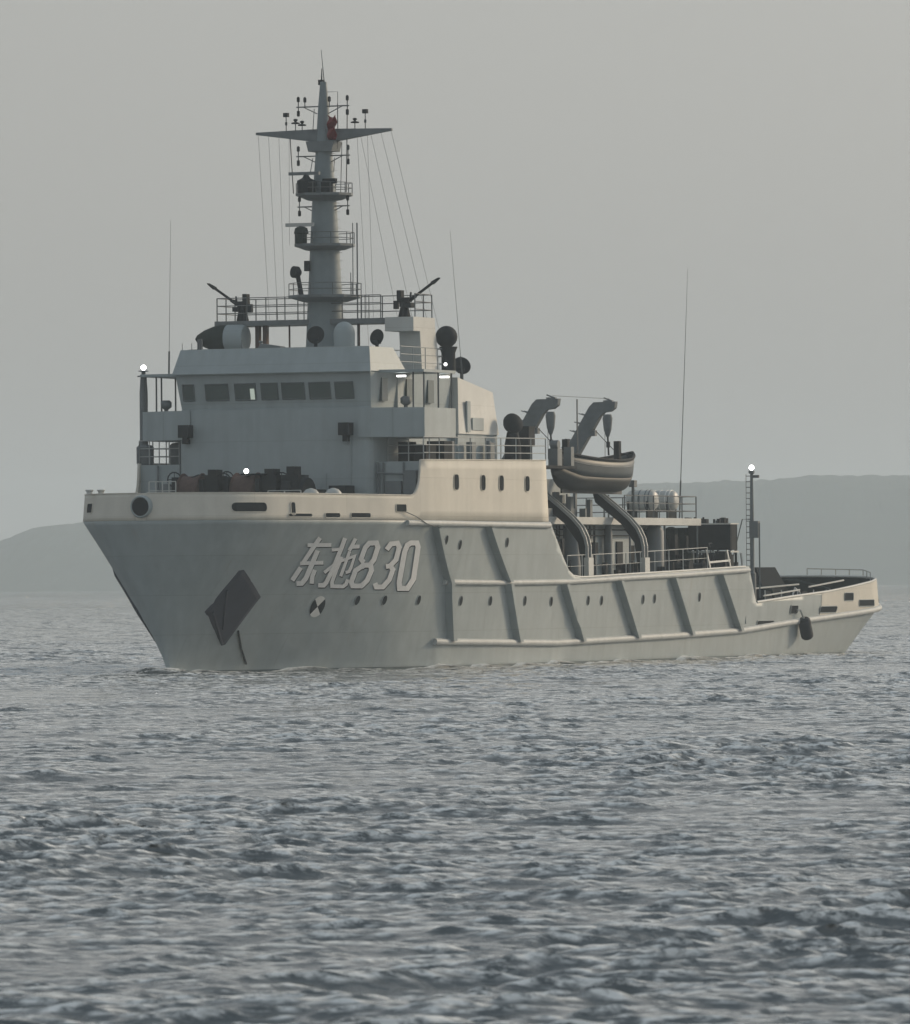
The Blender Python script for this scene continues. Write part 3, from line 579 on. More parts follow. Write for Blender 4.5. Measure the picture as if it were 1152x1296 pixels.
# rigging wires
mb=MB()
for y0,x1,y1,z1 in ((-3.5,20.5,-2.75,17),(-2.95,20.5,-2.3,17),(-2.4,20.5,-1.9,17),(-1.85,20.5,-1.65,20.6),(3.55,24.5,5.0,14.5),(3.0,24.5,4.5,14.5),(2.45,24.5,3.7,14.5),(1.9,24.4,2.9,14.5),(2.3,21,2.55,17),(1.75,21,2.35,14.5)):
    mb.tube([(21,y0,26.05),(x1,y1,z1)],.008,4)
mb.build('rigging','wire',mast,origin=(21,0,14.4))
# whip aerials
for a,b,n in (((16.0,-6.05,14.3),(15.7,-5.75,21.7),0),((25.5,5.3,14.1),(25.4,4.75,21.3),1),((56.2,4.65,7.45),(56.9,4.95,20.6),2)):
    mb=MB(); a=Vector(a);b=Vector(b); mb.tube([a,a.lerp(b,.15)],.045,5); mb.tube([a.lerp(b,.15),a.lerp(b,.6),b],.026 if n==2 else .014,5,.007); mb.build('whip_aerial','dark_rail',ship)
# starboard lamp post
mb=MB(); mb.lathe((16.3,-7.55,9.95),(0,0,1),[(0,.2),(3.5,.2),(4.25,.15),(4.26,.3),(4.32,.3),(4.34,.1),(4.5,.1),(4.52,.24),(4.56,.24)],12); lp=mb.build('lamp_post','mast_paint',ship,smooth=30)
mb=MB(); mb.ball((16.3,-7.55,14.66),.12); mb.build('lamp_globe','lamp_lit',lp,smooth=60)
# ---------------------------------------------------------------- foredeck machinery
def winch(x,y,sc=1,col='brown_rope'):
    w_=node('mooring_winch',ship,(x,y,7.02)); O=(x,y,7.02)
    mb=MB(); mb.lathe((x,y-.6*sc,8.6),(0,1,0),[(0,.8),(.05,.85),(.06,.7),(1.14*sc,.72),(1.15*sc,.85),(1.2*sc,.8)],18); mb.build('winch_drum',col,w_,origin=O,smooth=40)
    mb=MB(); mb.box(x-.7,x+.7,y-.9*sc,y-.7*sc,7.02,9.25); mb.box(x-.7,x+.7,y+.7*sc,y+.9*sc,7.02,9.15); mb.box(x-.5,x+.5,y+.9*sc,y+1.7*sc,7.02,9.3); mb.box(x-.3,x+.4,y+1.0*sc,y+1.5*sc,9.3,9.6); mb.build('winch_frame','dark_metal',w_,origin=O)
    mb=MB()
    for cy,cz,r in ((y-1.0*sc,9.15,.35),(y+1.85*sc,9.0,.42)):
        mb.tube([(x-.2+0*a,cy+r*math.cos(a),cz+r*math.sin(a)) for a in [2*math.pi*i/14 for i in range(15)]],.035,5); mb.tube([(x-.2,cy-r,cz),(x-.2,cy+r,cz)],.02,4); mb.tube([(x-.2,cy,cz-r),(x-.2,cy,cz+r)],.02,4)
    mb.tube([(x-.3,y-.3,9.1),(x-.3,y+.4,9.35),(x-.2,y+.9,9.3)],.035,5); mb.each('handwheel','dark_metal',w_,origin=O)
    return w_
winch(11.6,-2.75,.9); winch(11.6,.1,1.0); 
wq=node('windlass',ship,(11.8,2.4,7.02)); mb=MB(); mb.lathe((11.8,1.9,8.3),(0,1,0),[(0,.5),(.2,.95),(.6,.95),(.7,.6),(1.0,.6),(1.1,.9),(1.3,.85)],18); mb.build('gypsy_wheel','dark_metal',wq,origin=(11.8,2.4,7.02),smooth=30)
mb=MB(); mb.box(11.2,12.4,2.0,2.9,7.02,9.3); mb.box(11.4,12.2,2.2,2.6,9.3,9.7); mb.box(11.2,12.4,3.4,3.8,7.02,8.6); mb.build('windlass_frame','dark_metal',wq,origin=(11.8,2.4,7.02))
mb=MB(); mb.ball((11.0,.3,9.5),.11); mb.build('work_lamp','lamp_lit',ship,smooth=60)
mb=MB(); mb.box(10.9,11.3,.05,1.25,9.3,9.38); mb.tube([(11.1,1.0,7.02),(11.1,1.0,9.3)],.05); mb.build('work_lamp_bracket','dark_metal',ship)
for y in (4.0,5.15):
    mb=MB(); mb.lathe((10.2,y,7.02),(0,0,1),[(0,.25),(1.2,.25),(1.22,.4),(1.4,.38),(1.55,.25),(1.62,.05)],14); mb.each('mushroom_vent','upper_paint',ship,smooth=40)
mb=MB(); 
for x,y in ((8.5,-2.5),(8.5,2.2),(9.2,1.2),(13.2,-3.5),(13.4,3.9),(13.2,4.6)): mb.lathe((x,y,7.02),(0,0,1),[(0,.2),(1.1,.18),(1.15,.26),(1.3,.24)],10)
mb.box(13.6,14.6,3.4,4.3,7.02,8.8); mb.box(13.8,14.5,-1.6,-.9,7.02,8.8); mb.each('bollard','dark_metal',ship)
mb=MB(); mb.rail([(10.6,-4.6,7.3),(10.6,-3.2,7.3)],1.75,4,.35); mb.rail([(10.6,1.6,7.3),(10.6,3.3,7.3)],1.25,1,.8); mb.build('foredeck_railing','upper_paint',ship)
# ---------------------------------------------------------------- aft deckhouse
ah=node('aft_deckhouse',ship,(31,0,4.1))
mb=MB(); mb.box(31.2,54.2,-4.3,4.3,4.12,7.05); mb.box(33.0,46.0,-5,2.6,7.42,9.4); mb.each('deckhouse_wall','house_paint',ah,origin=(31,0,4.1))
mb=MB(); mb.box(31.2,57.4,-5.4,5.4,7.05,7.42); mb.build('deckhouse_roof','upper_paint',ah,origin=(31,0,4.1))
mb=MB()
for x in (57.2,52.5,47.6): mb.tube([(x,5.25,4.2),(x,5.25,7.1)],.06,6)
for x,y,r in ((40.5,4.9,.45),(52.2,4.8,.5),(33.5,4.7,.2),(46.2,4.6,.22),(42.4,4.7,.28)): mb.lathe((x,y,4.15),(0,0,1),[(0,r),(2.6,r),(2.9,r*.6)],14)
mb.each('deckhouse_column','mast_paint',ah,origin=(31,0,4.1),smooth=40)
mb=MB()
for x,w2,z0,z1 in ((35.2,.8,4.2,6.2),(38.6,.9,4.2,6.3),(43.6,.9,4.2,6.2),(48.4,.8,4.2,6.2),(50.2,.5,5.2,6.0)): mb.box(x-w2/2,x+w2/2,4.3,4.38,z0,z1)
mb.each('deckhouse_door','dark_metal',ah,origin=(31,0,4.1))
mb=MB(); random.seed(3)
for i in range(48):
    x=random.uniform(33.5,56.5); y=random.uniform(4.4,5.2)+.0; wd=random.uniform(.15,.5); z=random.choice([4.15,4.15,4.15,5.5]); mb.box(x,x+wd,y,y+wd*.6,z,z+random.uniform(.4,1.1))
for i in range(14): x=random.uniform(33,54); mb.tube([(x,4.45,4.2),(x,4.45,7.0)],random.uniform(.03,.08),6)
for z in (5.0,6.5,6.8): mb.tube([(32,4.5,z),(54,4.5,z)],.035,5)
mb.each('deck_machinery','dark_metal',ah,origin=(31,0,4.1))
mb=MB(); random.seed(9)
for i in range(30):
    x=random.uniform(32,47); y=random.uniform(2.7,5.0); wd=random.uniform(.2,.7); z=7.42; mb.box(x,x+wd,y,y+wd*.6,z,z+random.uniform(.3,1.3))
for i in range(8): x=random.uniform(32,47); mb.tube([(x,4.4,7.42),(x,4.4,8.6)],.05,6)
mb.each('boat_deck_machinery','mast_paint',ah,origin=(31,0,4.1))
mb=MB(); mb.rail([(47.0,5.2,7.42),(57.2,5.2,7.42),(57.2,-5.2,7.42)],1.15,3,2.2,.028,.035); mb.tube([(48.2,5.2,7.42),(48.2,5.2,9.0)],.08,6); mb.box(48.0,48.4,5.05,5.35,9.0,9.35); mb.build('deckhouse_railing','dark_rail',ah,origin=(31,0,4.1))
mb=MB(); P=[hy(x,0,1) for x in (35,)]; mb.rail([(x,7.05,smooth(x,[35,43,49,59],[4.3,4.45,4.6,4.85])) for x in (34.6,38.5,42.5,46.5,50.5,54.0)],1.15,1,2.6,.022,.028); mb.rail([(x,7.05,smooth(x,[35,43,49,59],[4.3,4.45,4.6,4.85])) for x in (34.6,38.5,42.5,46.5,50.5,54.0)],.6,1,2.6,.014,.02); mb.build('deck_railing','upper_paint',ship)
# ---------------------------------------------------------------- davits
def davit(x):
    d=node('boat_davit',ship,(x,6,4.3)); O=(x,6,4.3)
    # two parallel trackway rails: upright at the ship's side, curving inboard
    tr=[(7.1,4.3),(7.1,5.9),(7.0,6.35),(6.75,6.85),(6.3,7.35),(5.6,7.95),(4.9,8.5),(4.0,9.3),(3.3,10.2)]
    for dx in (-.26,.26):
        mb=MB(); P=[Vector((x+dx,a,b)) for a,b in tr]
        for p,q in zip(P,P[1:]):
            t=(q-p).normalized(); n=Vector((0,t.z,-t.y))*.075
            mb.prism([p-n,q-n,q+n,p+n],(.09 if dx<0 else -.09,0,0))
        mb.build('trackway','rail_paint',d,origin=O)
    mb=MB(); P=[Vector((x-.2,a,b)) for a,b in tr]
    for p,q in zip(P,P[1:]):
        t=(q-p).normalized(); n=Vector((0,t.z,-t.y))*.07; s_=Vector((0,t.z,-t.y))*-.1
        mb.prism([p-n+s_,q-n+s_,q+n+s_,p+n+s_],(.4,0,0))
    mb.build('trackway_web','dark_metal',d,origin=O)
    # plate bracket behind the curve
    mb=MB(); mb.prism([(x-.05,7.0,4.3),(x-.05,6.95,6.2),(x-.05,6.1,7.3),(x-.05,4.2,8.9),(x-.05,4.4,8.2),(x-.05,5.8,7.1),(x-.05,6.55,6.1),(x-.05,6.8,4.3)],(.1,0,0)); mb.build('bracket','dark_metal',d,origin=O)
    mb=MB(); mb.box(x-.33,x+.33,6.98,7.24,4.3,5.35); mb.build('trackway_foot','upper_paint',d,origin=O)
    # boom: leaning outboard, bent head
    arm=[(3.05,10.0),(2.55,10.35),(4.25,13.15),(4.6,13.3),(5.65,13.32),(5.6,12.95),(5.3,12.7),(4.75,12.62),(4.5,12.5)]
    arm=[(3.15,10.0),(2.45,10.3),(4.15,13.1),(4.4,13.33),(5.6,13.35),(5.55,13.02),(5.3,12.84),(4.95,12.8),(4.75,12.6)]
    mb=MB(); mb.prism([(x-.18,a,b) for a,b in arm],(.36,0,0)); mb.build('boom','boom_paint',d,origin=O)
    mb=MB()
    for i in range(5): a=.2+i*.16; y=2.6+(4.15-2.6)*a; z=10.4+2.7*a; mb.tube([(x-.2,y,z),(x-.2,y-.32,z+.1)],.025,4); mb.tube([(x+.2,y,z),(x+.2,y-.32,z+.1)],.025,4)
    mb.box(x-.1,x+.1,4.9,5.4,13.35,13.42); mb.tube([(x,5.3,13.4),(x,4.9,13.55)],.04,5); mb.box(x-.15,x+.15,4.15,4.45,11.6,11.9); mb.each('climbing_rung','mast_paint',d,origin=O)
    mb=MB(); mb.lathe((x,5.1,11.55),(0,0,1),[(0,.08),(.35,.2),(.95,.26),(1.15,.2)],12); mb.build('fall_block','boom_paint',d,origin=O,smooth=40)
    mb=MB(); mb.tube([(x,5.1,11.6),(x,5.15,10.6)],.05,6); mb.box(x-.08,x+.08,5.05,5.2,11.0,11.3); mb.tube([(x,4.3,12.0),(x,5.4,10.9),(x,6.2,10.55)],.02,4); mb.tube([(x,4.95,12.6),(x,4.95,10.3)],.014,4); mb.build('boat_fall','dark_metal',d,origin=O)
davit(37.3); davit(45.0)
mb=MB(); mb.tube([(37.3,5.2,13.5),(45.0,5.2,13.5)],.012,4); mb.tube([(41.1,5.0,13.4),(41.1,5.0,10.6)],.04,5); mb.build('davit_span_wire','dark_rail',ship)
mb=MB(); mb.box(35.0,35.6,5.9,6.4,9.95,10.8); mb.box(36.3,36.7,6.2,6.6,9.95,10.9); mb.lathe((35.3,5.95,11.0),(0,1,0),[(0,.22),(.4,.22)],12); mb.each('davit_winch','mast_paint',ship)
mb=MB(); mb.box(33.2,34.0,4.9,5.6,10.9,11.9); mb.lathe((33.6,5.3,9.4),(0,0,1),[(0,.3),(1.6,.3)],10); mb.box(31.0,36.8,3.2,6.7,9.8,9.93); mb.each('boat_station','dark_metal',ship)
# ---------------------------------------------------------------- towing gear aft
rk=node('deck_gear_rack',ship,(59,5,4.3)); O=(59,5,4.3)
mb=MB(); mb.box(58.2,59.2,4.35,6.75,5.75,7.1); mb.build('rack_panel','dark_metal',rk,origin=O)
mb=MB(); mb.box(58.1,59.3,4.3,6.8,7.1,7.17); mb.box(58.1,59.3,4.3,6.8,5.62,5.71); mb.build('rack_shelf','upper_paint',rk,origin=O)
mb=MB(); random.seed(4)
for i in range(26):
    y=random.uniform(4.0,6.2); x=random.uniform(58.2,59.2); h=random.uniform(.08,.32); wd=random.uniform(.05,.22); mb.box(x,x+wd,y,y+wd,7.18,7.18+h)
for i in range(34):
    y=random.uniform(3.6,6.8); x=random.uniform(56.5,59.3); h=random.uniform(.3,1.2); wd=random.uniform(.1,.35); mb.box(x,x+wd,y,y+wd,4.15,4.5+h)
for y in (4.4,5.0,5.7,6.7): mb.tube([(58.3,y,4.2),(58.3,y,7.1)],.07,6); mb.tube([(59.1,y,4.2),(59.1,y,7.1)],.07,6)
mb.build('rack_frame','dark_metal',rk,origin=O)
mb=MB(); mb.box(57.9,58.9,3.5,4.3,4.2,6.95); mb.lathe((57.4,3.7,6.0),(0,0,1),[(-1.8,.4),(.3,.42),(.5,.36),(.9,.36),(1.0,.1)],12); mb.lathe((55.5,5.4,4.2),(0,0,1),[(0,.3),(1.4,.3),(1.5,.15)],10); mb.each('capstan','dark_green',ship)
mb=MB()
for x,y,r in ((55.0,4.0,.6),(52.8,6.2,.35),(54.2,6.4,.3)): mb.lathe((x,y-.4,4.9),(0,1,0),[(0,r),(.1,r),(.12,r*.6),(.7,r*.6),(.72,r),(.8,r)],14)
mb.tube([(55.6,6.6,4.3),(55.6,6.6,5.9),(55.9,6.4,6.1),(56.6,6.3,6.1)],.03,5); mb.tube([(56.9,6.6,4.3),(56.9,6.5,5.9)],.03,5); mb.each('tow_winch','dark_metal',ship)
mb=MB()
for x in (54.2,57.2): mb.prism([(x-.35,7.05,5.75),(x-.2,7.05,5.75),(x+.45,7.05,4.6),(x+.3,7.05,4.6)],(0,-.06,0))
mb.prism([(54.4,7.04,5.05),(57.4,7.04,5.15),(57.4,7.04,5.25),(54.4,7.04,5.15)],(0,-.05,0)); mb.tube([(59.3,7.0,4.7),(59.1,7.0,5.6)],.06,5); mb.each('bulwark_stay','white_paint',ship)
# stern light mast
sm=node('stern_light_mast',ship,(62.6,6.3,1.9)); O=(62.6,6.3,1.9); x,y=62.6,6.3
mb=MB(); mb.lathe((x,y,1.9),(0,0,1),[(0,.22),(2.6,.2),(2.7,.12),(5.6,.11),(7.9,.08),(7.95,.16),(8.08,.16)],12); mb.tube([(x,y+.42,3.2),(x,y+.42,7.2)],.04,5); mb.box(x-.15,x+.15,y-.1,y+.4,6.4,7.3); mb.build('post','mast_paint',sm,origin=O)
mb=MB(); 
for i in range(22): mb.tube([(x,y-.32,3.4+i*.3),(x,y+.02,3.4+i*.3)],.02,4)
mb.tube([(x,y-.32,3.3),(x,y-.32,9.8)],.015,4); mb.build('post_ladder','dark_rail',sm,origin=O)
mb=MB(); mb.tube([(x,y-.1,7.4),(x,y-.55,7.4),(x,y-1.3,4.6)],.03,4); mb.build('post_stay','dark_rail',sm,origin=O)
mb=MB(); mb.box(x-.2,x+.2,y-.5,y+.1,3.6,4.5); mb.build('junction_box','dark_rail',sm,origin=O)
mb=MB(); mb.box(x,x+.1,y+.05,y+.4,9.6,9.75); mb.build('lamp_bracket','dark_rail',sm,origin=O)
mb=MB(); mb.ball((x,y,10.15),.13); mb.build('stern_lamp','lamp_lit',sm,origin=O,smooth=60)
# working deck aft, dark sheet added for the shade inside the bulwark
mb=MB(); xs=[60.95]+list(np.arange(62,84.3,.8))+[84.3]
def shade_pt(x,s,k): 
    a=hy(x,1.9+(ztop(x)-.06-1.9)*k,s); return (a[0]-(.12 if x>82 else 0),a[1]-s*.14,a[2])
mb.grid([[shade_pt(x,1,k/3) for k in range(4)] for x in xs]+[[shade_pt(x,-1,k/3) for k in range(4)] for x in xs[::-1]]); mb.build('bulwark_inner_shade','dark_green',ship)
mb=MB(); mb.hexa([(73,-3,1.9),(78,-3,1.9),(78,3.6,1.9),(73,3.6,1.9)],[(74,-1.5,4.85),(77,-1.5,4.85),(77,2.2,4.85),(74,2.2,4.85)]); mb.build('tow_winch_cover','black_paint',ship)
mb=MB(); 
for xx in (66,69,78): mb.tube([(xx,-6.2,1.9),(xx,-5.6,3.6),(xx,-3,4.1),(xx,3,4.1),(xx,5.0,3.6),(xx,5.6,1.9)],.1,8)
mb.each('tow_bow','dark_green',ship,smooth=50)
mb=MB(); random.seed(12)
for i in range(30): xx=random.uniform(63,80); yy=random.uniform(-4,5.8); mb.box(xx,xx+random.uniform(.3,1.2),yy,yy+random.uniform(.2,.9),1.9,2.2+random.uniform(.2,1.4))
mb.each('deck_cargo','dark_metal',ship)
mb=MB(); mb.tube([(64,6.4,3.3),(69,6.6,3.6)],.05,5); mb.tube([(66,5.2,3.7),(70.5,6.0,3.9)],.05,5); mb.tube([(71.5,6.2,3.75),(76.5,6.4,4.1)],.05,5)
for xx in (64.5,67,69.5,72,74,76): mb.tube([(xx,6.3,1.9),(xx,6.3,3.6)],.035,5)
mb.tube([(69.5,5.9,3.0),(69.9,6.0,3.7),(70.8,6.2,3.2)],.06,6); mb.build('aft_handrail','upper_paint',ship)
mb=MB(); mb.rail([(84.0,1.5,4.35),(84.0,3.2,4.3),(83.0,5.2,4.25),(81.4,6.2,4.1)],.42,1,.9,.03,.03); mb.build('stern_railing','rail_paint',ship)
# rudder head showing behind the stern
mb=MB(); mb.prism([(78.6,4.0,-1),(80.6,4.0,-1),(80.4,4.0,.5),(79.4,4.0,1.0),(78.7,4.0,.9)],(0,.35,0)); mb.box(79.2,81.2,3.9,4.5,.05,.4); mb.build('rudder','dark_green',ship)
# ================================================================ loose things on the ship
# lifeboat hanging in the davits
LBX,LBY,LBZ=41.5,5.65,8.72
lb=empty('lifeboat',(LBX,LBY,LBZ),'grey open lifeboat hanging from the two davits on the ship\'s port side','lifeboat')
def boat(sx):  # section
    t=abs(sx); w_=1.35*(1-t**2.1)**.95; zt=1.55+.5*t**2.2; zk=.0+.9*max(0,t-.55)**1.5/.3; return w_,zt,zk
L2=5.5; G=[]
for i in range(41):
    s=-1+2*i/40; w_,zt,zk=boat(s*.995); row=[]
    for j in range(-9,10):
        f=j/9; a=abs(f); y=w_*math.copysign(min(1,math.sin(a*math.pi/2)**.75),f); z=zk+(zt-zk)*(a**2.1); row.append((LBX+s*L2,LBY+y,LBZ+z))
    G.append(row)
mb=MB(); mb.grid([r[:4] for r in G]); mb.grid([r[15:] for r in G]); bh=mb.build('boat_hull','boat_grey',lb,origin=(LBX,LBY,LBZ),smooth=50,solid=.05)
# darker bottom paint, keel
G2=[row[3:16] for row in G]
mb=MB(); mb.grid(G2); mb.build('bottom_paint','boat_dark',bh,origin=(LBX,LBY,LBZ),smooth=50,solid=.05)
for jj,rr in ((0,.08),(18,.08),(1,.022),(17,.022)):
    mb=MB(); mb.tube([row[jj] for row in G],rr,6); mb.build('gunwale' if rr>.05 else 'rubbing_band','dark_metal' if rr>.05 else 'mast_paint',lb,origin=(LBX,LBY,LBZ))
for sx in (-3,-1.6,0,1.6,3):
    w_,zt,zk=boat(sx/L2); mb=MB(); mb.box(LBX+sx-.14,LBX+sx+.14,LBY-w_*.95,LBY+w_*.95,LBZ+zt-.42,LBZ+zt-.36); mb.each('thwart','boat_dark',lb,origin=(LBX,LBY,LBZ))
mb=MB(); mb.box(LBX+3.3,LBX+3.6,LBY-.15,LBY+.15,LBZ+1.4,LBZ+2.6); mb.box(LBX-3.7,LBX-3.4,LBY-.15,LBY+.15,LBZ+1.4,LBZ+2.6); mb.each('lifting_hook','dark_metal',lb,origin=(LBX,LBY,LBZ))
mb=MB(); mb.box(LBX-4.2,LBX+3.9,LBY-.05,LBY+.05,LBZ-.12,LBZ+.1); mb.build('keel','boat_dark',lb,origin=(LBX,LBY,LBZ))
# life raft canisters
for i,(x,y,lab) in enumerate(((52.0,4.2,'white life raft canister on the aft deckhouse roof, the nearer of the pair'),(54.4,4.4,'white life raft canister on the aft deckhouse roof, the one beside the corner post'))):
    r_=empty('life_raft',(x,y,7.42),lab,'life raft','life raft canisters on the aft deckhouse')
    O=(x,y,7.42)
    mb=MB(); mb.lathe((x,y-.8,8.35),(0,1,0),[(0,.1),(.02,.4),(.15,.52),(.3,.55),(1.3,.55),(1.45,.52),(1.58,.4),(1.6,.1)],20); mb.build('canister','raft_shell',r_,origin=O,smooth=50)
    for q in (-.4,-.05,.3,.5):
        mb=MB(); mb.lathe((x,y+q,8.35),(0,1,0),[(0,.545),(.005,.565),(.06,.565),(.065,.545)],20); mb.build('strap','white_paint' if i else 'mast_paint',r_,origin=O)
    mb=MB()
    for q in (-.55,.5): mb.box(x-.6,x+.6,y+q-.05,y+q+.05,7.42,7.85); mb.box(x-.62,x-.52,y+q-.05,y+q+.05,7.42,8.3); mb.box(x+.52,x+.62,y+q-.05,y+q+.05,7.42,8.3)
    mb.build('cradle','dark_metal',r_,origin=O)
# flag
fl=empty('flag',(20.5,.35,25.3),'small red flag hanging limp beside the upper mast','flag')
G=[[(20.5+.12*math.sin(i*1.3+j*.5),+.42+.45*j/8+.03*math.sin(i*.8),26.85-1.2*i/10-.12*math.sin(j/8*math.pi)*(1-i/10)) for j in range(9)] for i in range(11)]
mb=MB(); mb.grid(G); mb.build('flag_cloth','red_cloth',fl,origin=(20.5,.35,25.3),smooth=60,solid=.01)
mb=MB(); mb.tube([(20.5,.95,27.4),(20.5,.95,25.2)],.012,4); mb.build('halyard','wire',fl,origin=(20.5,.35,25.3))
# hanging rubber fender
p=Vector(hy(67.6,1.6,1,.42)); O=tuple(p)
fe=empty('rubber_fender',O,'black cylindrical rubber fender hanging over the port quarter','fender')
d=Vector((.55,.0,-1)).normalized(); a=p-d*.62
mb=MB(); mb.lathe(a,d,[(0,.05),(.02,.24),(.1,.32),(.2,.34),(1.05,.34),(1.15,.32),(1.23,.24),(1.25,.05)],18); mb.build('fender_body','rubber',fe,origin=O,smooth=50)
mb=MB(); mb.tube([a,a+Vector((-.35,-.05,.45)),Vector(hy(66.7,2.5,1,.1))],.06,6); mb.build('fender_rope','raft_shell',fe,origin=O)
# mooring rope from the forward chock
e=empty('towing_rope',hy(13.6,7.6,1,.1),'thin rope led from the chock down to the upper strake','rope')
O=hy(13.6,7.6,1,.1); pts=[hy(x,z,1,o_) for x,z,o_ in ((13.6,7.55,.1),(14.6,7.3,.16),(15.6,7.02,.2),(16.4,6.9,.28))]
mb=MB(); mb.tube(pts,.025,5); mb.build('rope_strand','dark_rail',e,origin=O)
# ================================================================ SEA
def sea():
    # columns: fine in the middle, coarse to the sides; rows spaced with distance (level of detail)
    t0=np.arange(-.078,.0781,.00045)
    side=[]; a=.078; st=.0006
    while a<3.0: st*=1.12; a+=st; side.append(a)
    side=np.array(side); T=np.concatenate([-side[::-1],t0,side])
    D=[28.]
    while D[-1]<2600:
        d=D[-1]; D.append(d*(1+(.0011 if d<55 else .0007 if d<160 else .00065 if d<520 else .0009 if d<1300 else .0016)))
    while D[-1]<5000: D.append(D[-1]*1.05)
    D=np.array(D)
    X=(D[:,None]*T[None,:]).astype(np.float64); Y=np.repeat(D[:,None],len(T),1)
    ry=np.gradient(D)[:,None]; rx=(D[:,None]*np.gradient(T)[None,:]); sp=np.maximum(rx,ry*.8)
    J=np.zeros_like(X); Z=np.zeros_like(X); DX=np.zeros_like(X); DY=np.zeros_like(X)
    N=170; lam=np.exp(rng.uniform(math.log(.23),math.log(10),N)); lam.sort()
    wind=R(-84)
    for i in range(N):
        l=lam[i]; k=2*math.pi/l; th=wind+rng.normal(0,.36); ph=rng.uniform(0,2*math.pi)
        slope=(.051 if l<.62 else .051*(.62/l)**.76); amp=slope/k
        cx,cy=math.cos(th),math.sin(th)
        f=np.clip((l/sp-2.0)/1.6,0,1)
        rows=np.where(f.max(axis=1)>0)[0]
        if len(rows)==0: continue
        r1=rows[-1]+1; q=k*(X[:r1]*cx+Y[:r1]*cy)+ph; A=amp*f[:r1]
        c0=A*np.cos(q); Z[:r1]+=c0; J[:r1]+=c0*k*(1 if l<3.5 else .4); s=A*np.sin(q)*.85; DX[:r1]-=s*cx; DY[:r1]-=s*cy
    # gusts: patches of rougher and calmer water
    g=1.0+.35*np.sin(X/6.3+Y/31+1.1)*np.sin(Y/23+X/17)+.25*np.sin(X/3.1-Y/13+np.sin(Y/9))
    Z*=g; DX*=g; DY*=g
    X+=DX; Y+=DY
    # water disturbed along the hull: an uneven lapping line
    ca,sa=math.cos(SHIP_ROT),math.sin(SHIP_ROT); lx=(X-SHIP_LOC.x)*ca+(Y-SHIP_LOC.y)*sa; ly=(X-SHIP_LOC.x)*sa-(Y-SHIP_LOC.y)*ca
    d=np.abs(np.abs(ly)-np.interp((lx-2.9)/.855,WX,WY)); near=np.exp(-(d/1.6)**2)*((lx>-1)&(lx<84))
    Z+=near*(.06+.09*np.sin(lx*.63+1)+.07*np.sin(lx*1.37+.4)+.05*np.sin(lx*2.9))+.3*np.exp(-((lx-3)/1.6)**2-(ly/1.8)**2)
    nr,nc=X.shape
    co=np.stack([X,Y,Z],-1).reshape(-1,3).astype(np.float32)
    idx=np.arange(nr*nc).reshape(nr,nc)
    q=np.stack([idx[:-1,:-1],idx[:-1,1:],idx[1:,1:],idx[1:,:-1]],-1).reshape(-1,4)
    me=bpy.data.meshes.new('water'); me.vertices.add(len(co)); me.vertices.foreach_set('co',co.ravel())
    me.loops.add(q.size); me.loops.foreach_set('vertex_index',q.ravel().astype(np.int32))
    me.polygons.add(len(q)); me.polygons.foreach_set('loop_start',(np.arange(len(q))*4).astype(np.int32)); 
    me.polygons.foreach_set('use_smooth',np.ones(len(q),dtype=bool)); me.update()
    o=bpy.data.objects.new('water',me); scene.collection.objects.link(o); o['kind']='structure'
    m=bpy.data.materials.new('sea_water'); m.use_nodes=True; n=m.node_tree; b=n.nodes['Principled BSDF']
    b.inputs['Base Color'].default_value=(.06,.072,.074,1); b.inputs['Roughness'].default_value=.05; b.inputs['IOR'].default_value=1.95
    tc=n.nodes.new('ShaderNodeTexCoord'); last=None
    for sc,dist,det in ((6,.03,3),):
        no=n.nodes.new('ShaderNodeTexNoise'); no.inputs['Scale'].default_value=sc; no.inputs['Detail'].default_value=det
        mp=n.nodes.new('ShaderNodeMapping'); mp.inputs['Scale'].default_value=(.8,1.25,1); mp.inputs['Rotation'].default_value=(0,0,R(24)); n.links.new(tc.outputs['Object'],mp.inputs[0]); n.links.new(mp.outputs[0],no.inputs[0])
        bp=n.nodes.new('ShaderNodeBump'); bp.inputs['Distance'].default_value=dist*1.0; bp.inputs['Strength'].default_value=1
        n.links.new(no.outputs[0],bp.inputs['Height'])
        if last: n.links.new(last,bp.inputs['Normal'])
        last=bp.outputs[0]
    # where the mesh is too coarse for the short waves, the same chop comes from bump
    un=np.clip(sp/.4-.12,0,3)*np.ones_like(X); ua=me.attributes.new('chop','FLOAT','POINT'); ua.data.foreach_set('value',un.ravel().astype(np.float32))
    ca_=n.nodes.new('ShaderNodeAttribute'); ca_.attribute_name='chop'
    no=n.nodes.new('ShaderNodeTexNoise'); no.inputs['Scale'].default_value=.75; no.inputs['Detail'].default_value=3; n.links.new(tc.outputs['Object'],no.inputs[0])
    mu=n.nodes.new('ShaderNodeMath'); mu.operation='MULTIPLY'; n.links.new(no.outputs[0],mu.inputs[0]); n.links.new(ca_.outputs['Fac'],mu.inputs[1])
    bp=n.nodes.new('ShaderNodeBump'); bp.inputs['Distance'].default_value=1.3; n.links.new(mu.outputs[0],bp.inputs['Height']); n.links.new(last,bp.inputs['Normal']); last=bp.outputs[0]
    n.links.new(last,b.inputs['Normal'])
    # foam where the hull cuts the water and behind the stern
    ca,sa=math.cos(SHIP_ROT),math.sin(SHIP_ROT); lx=(X-SHIP_LOC.x)*ca+(Y-SHIP_LOC.y)*sa; ly=-( -(X-SHIP_LOC.x)*sa+(Y-SHIP_LOC.y)*ca)
    hb=np.interp((lx-2.9)/.855,WX,WY); d=np.abs(np.abs(ly)-hb); fo=np.where((lx>1.5)&(lx<80),np.exp(-(d/.8)**2)*.9,0)
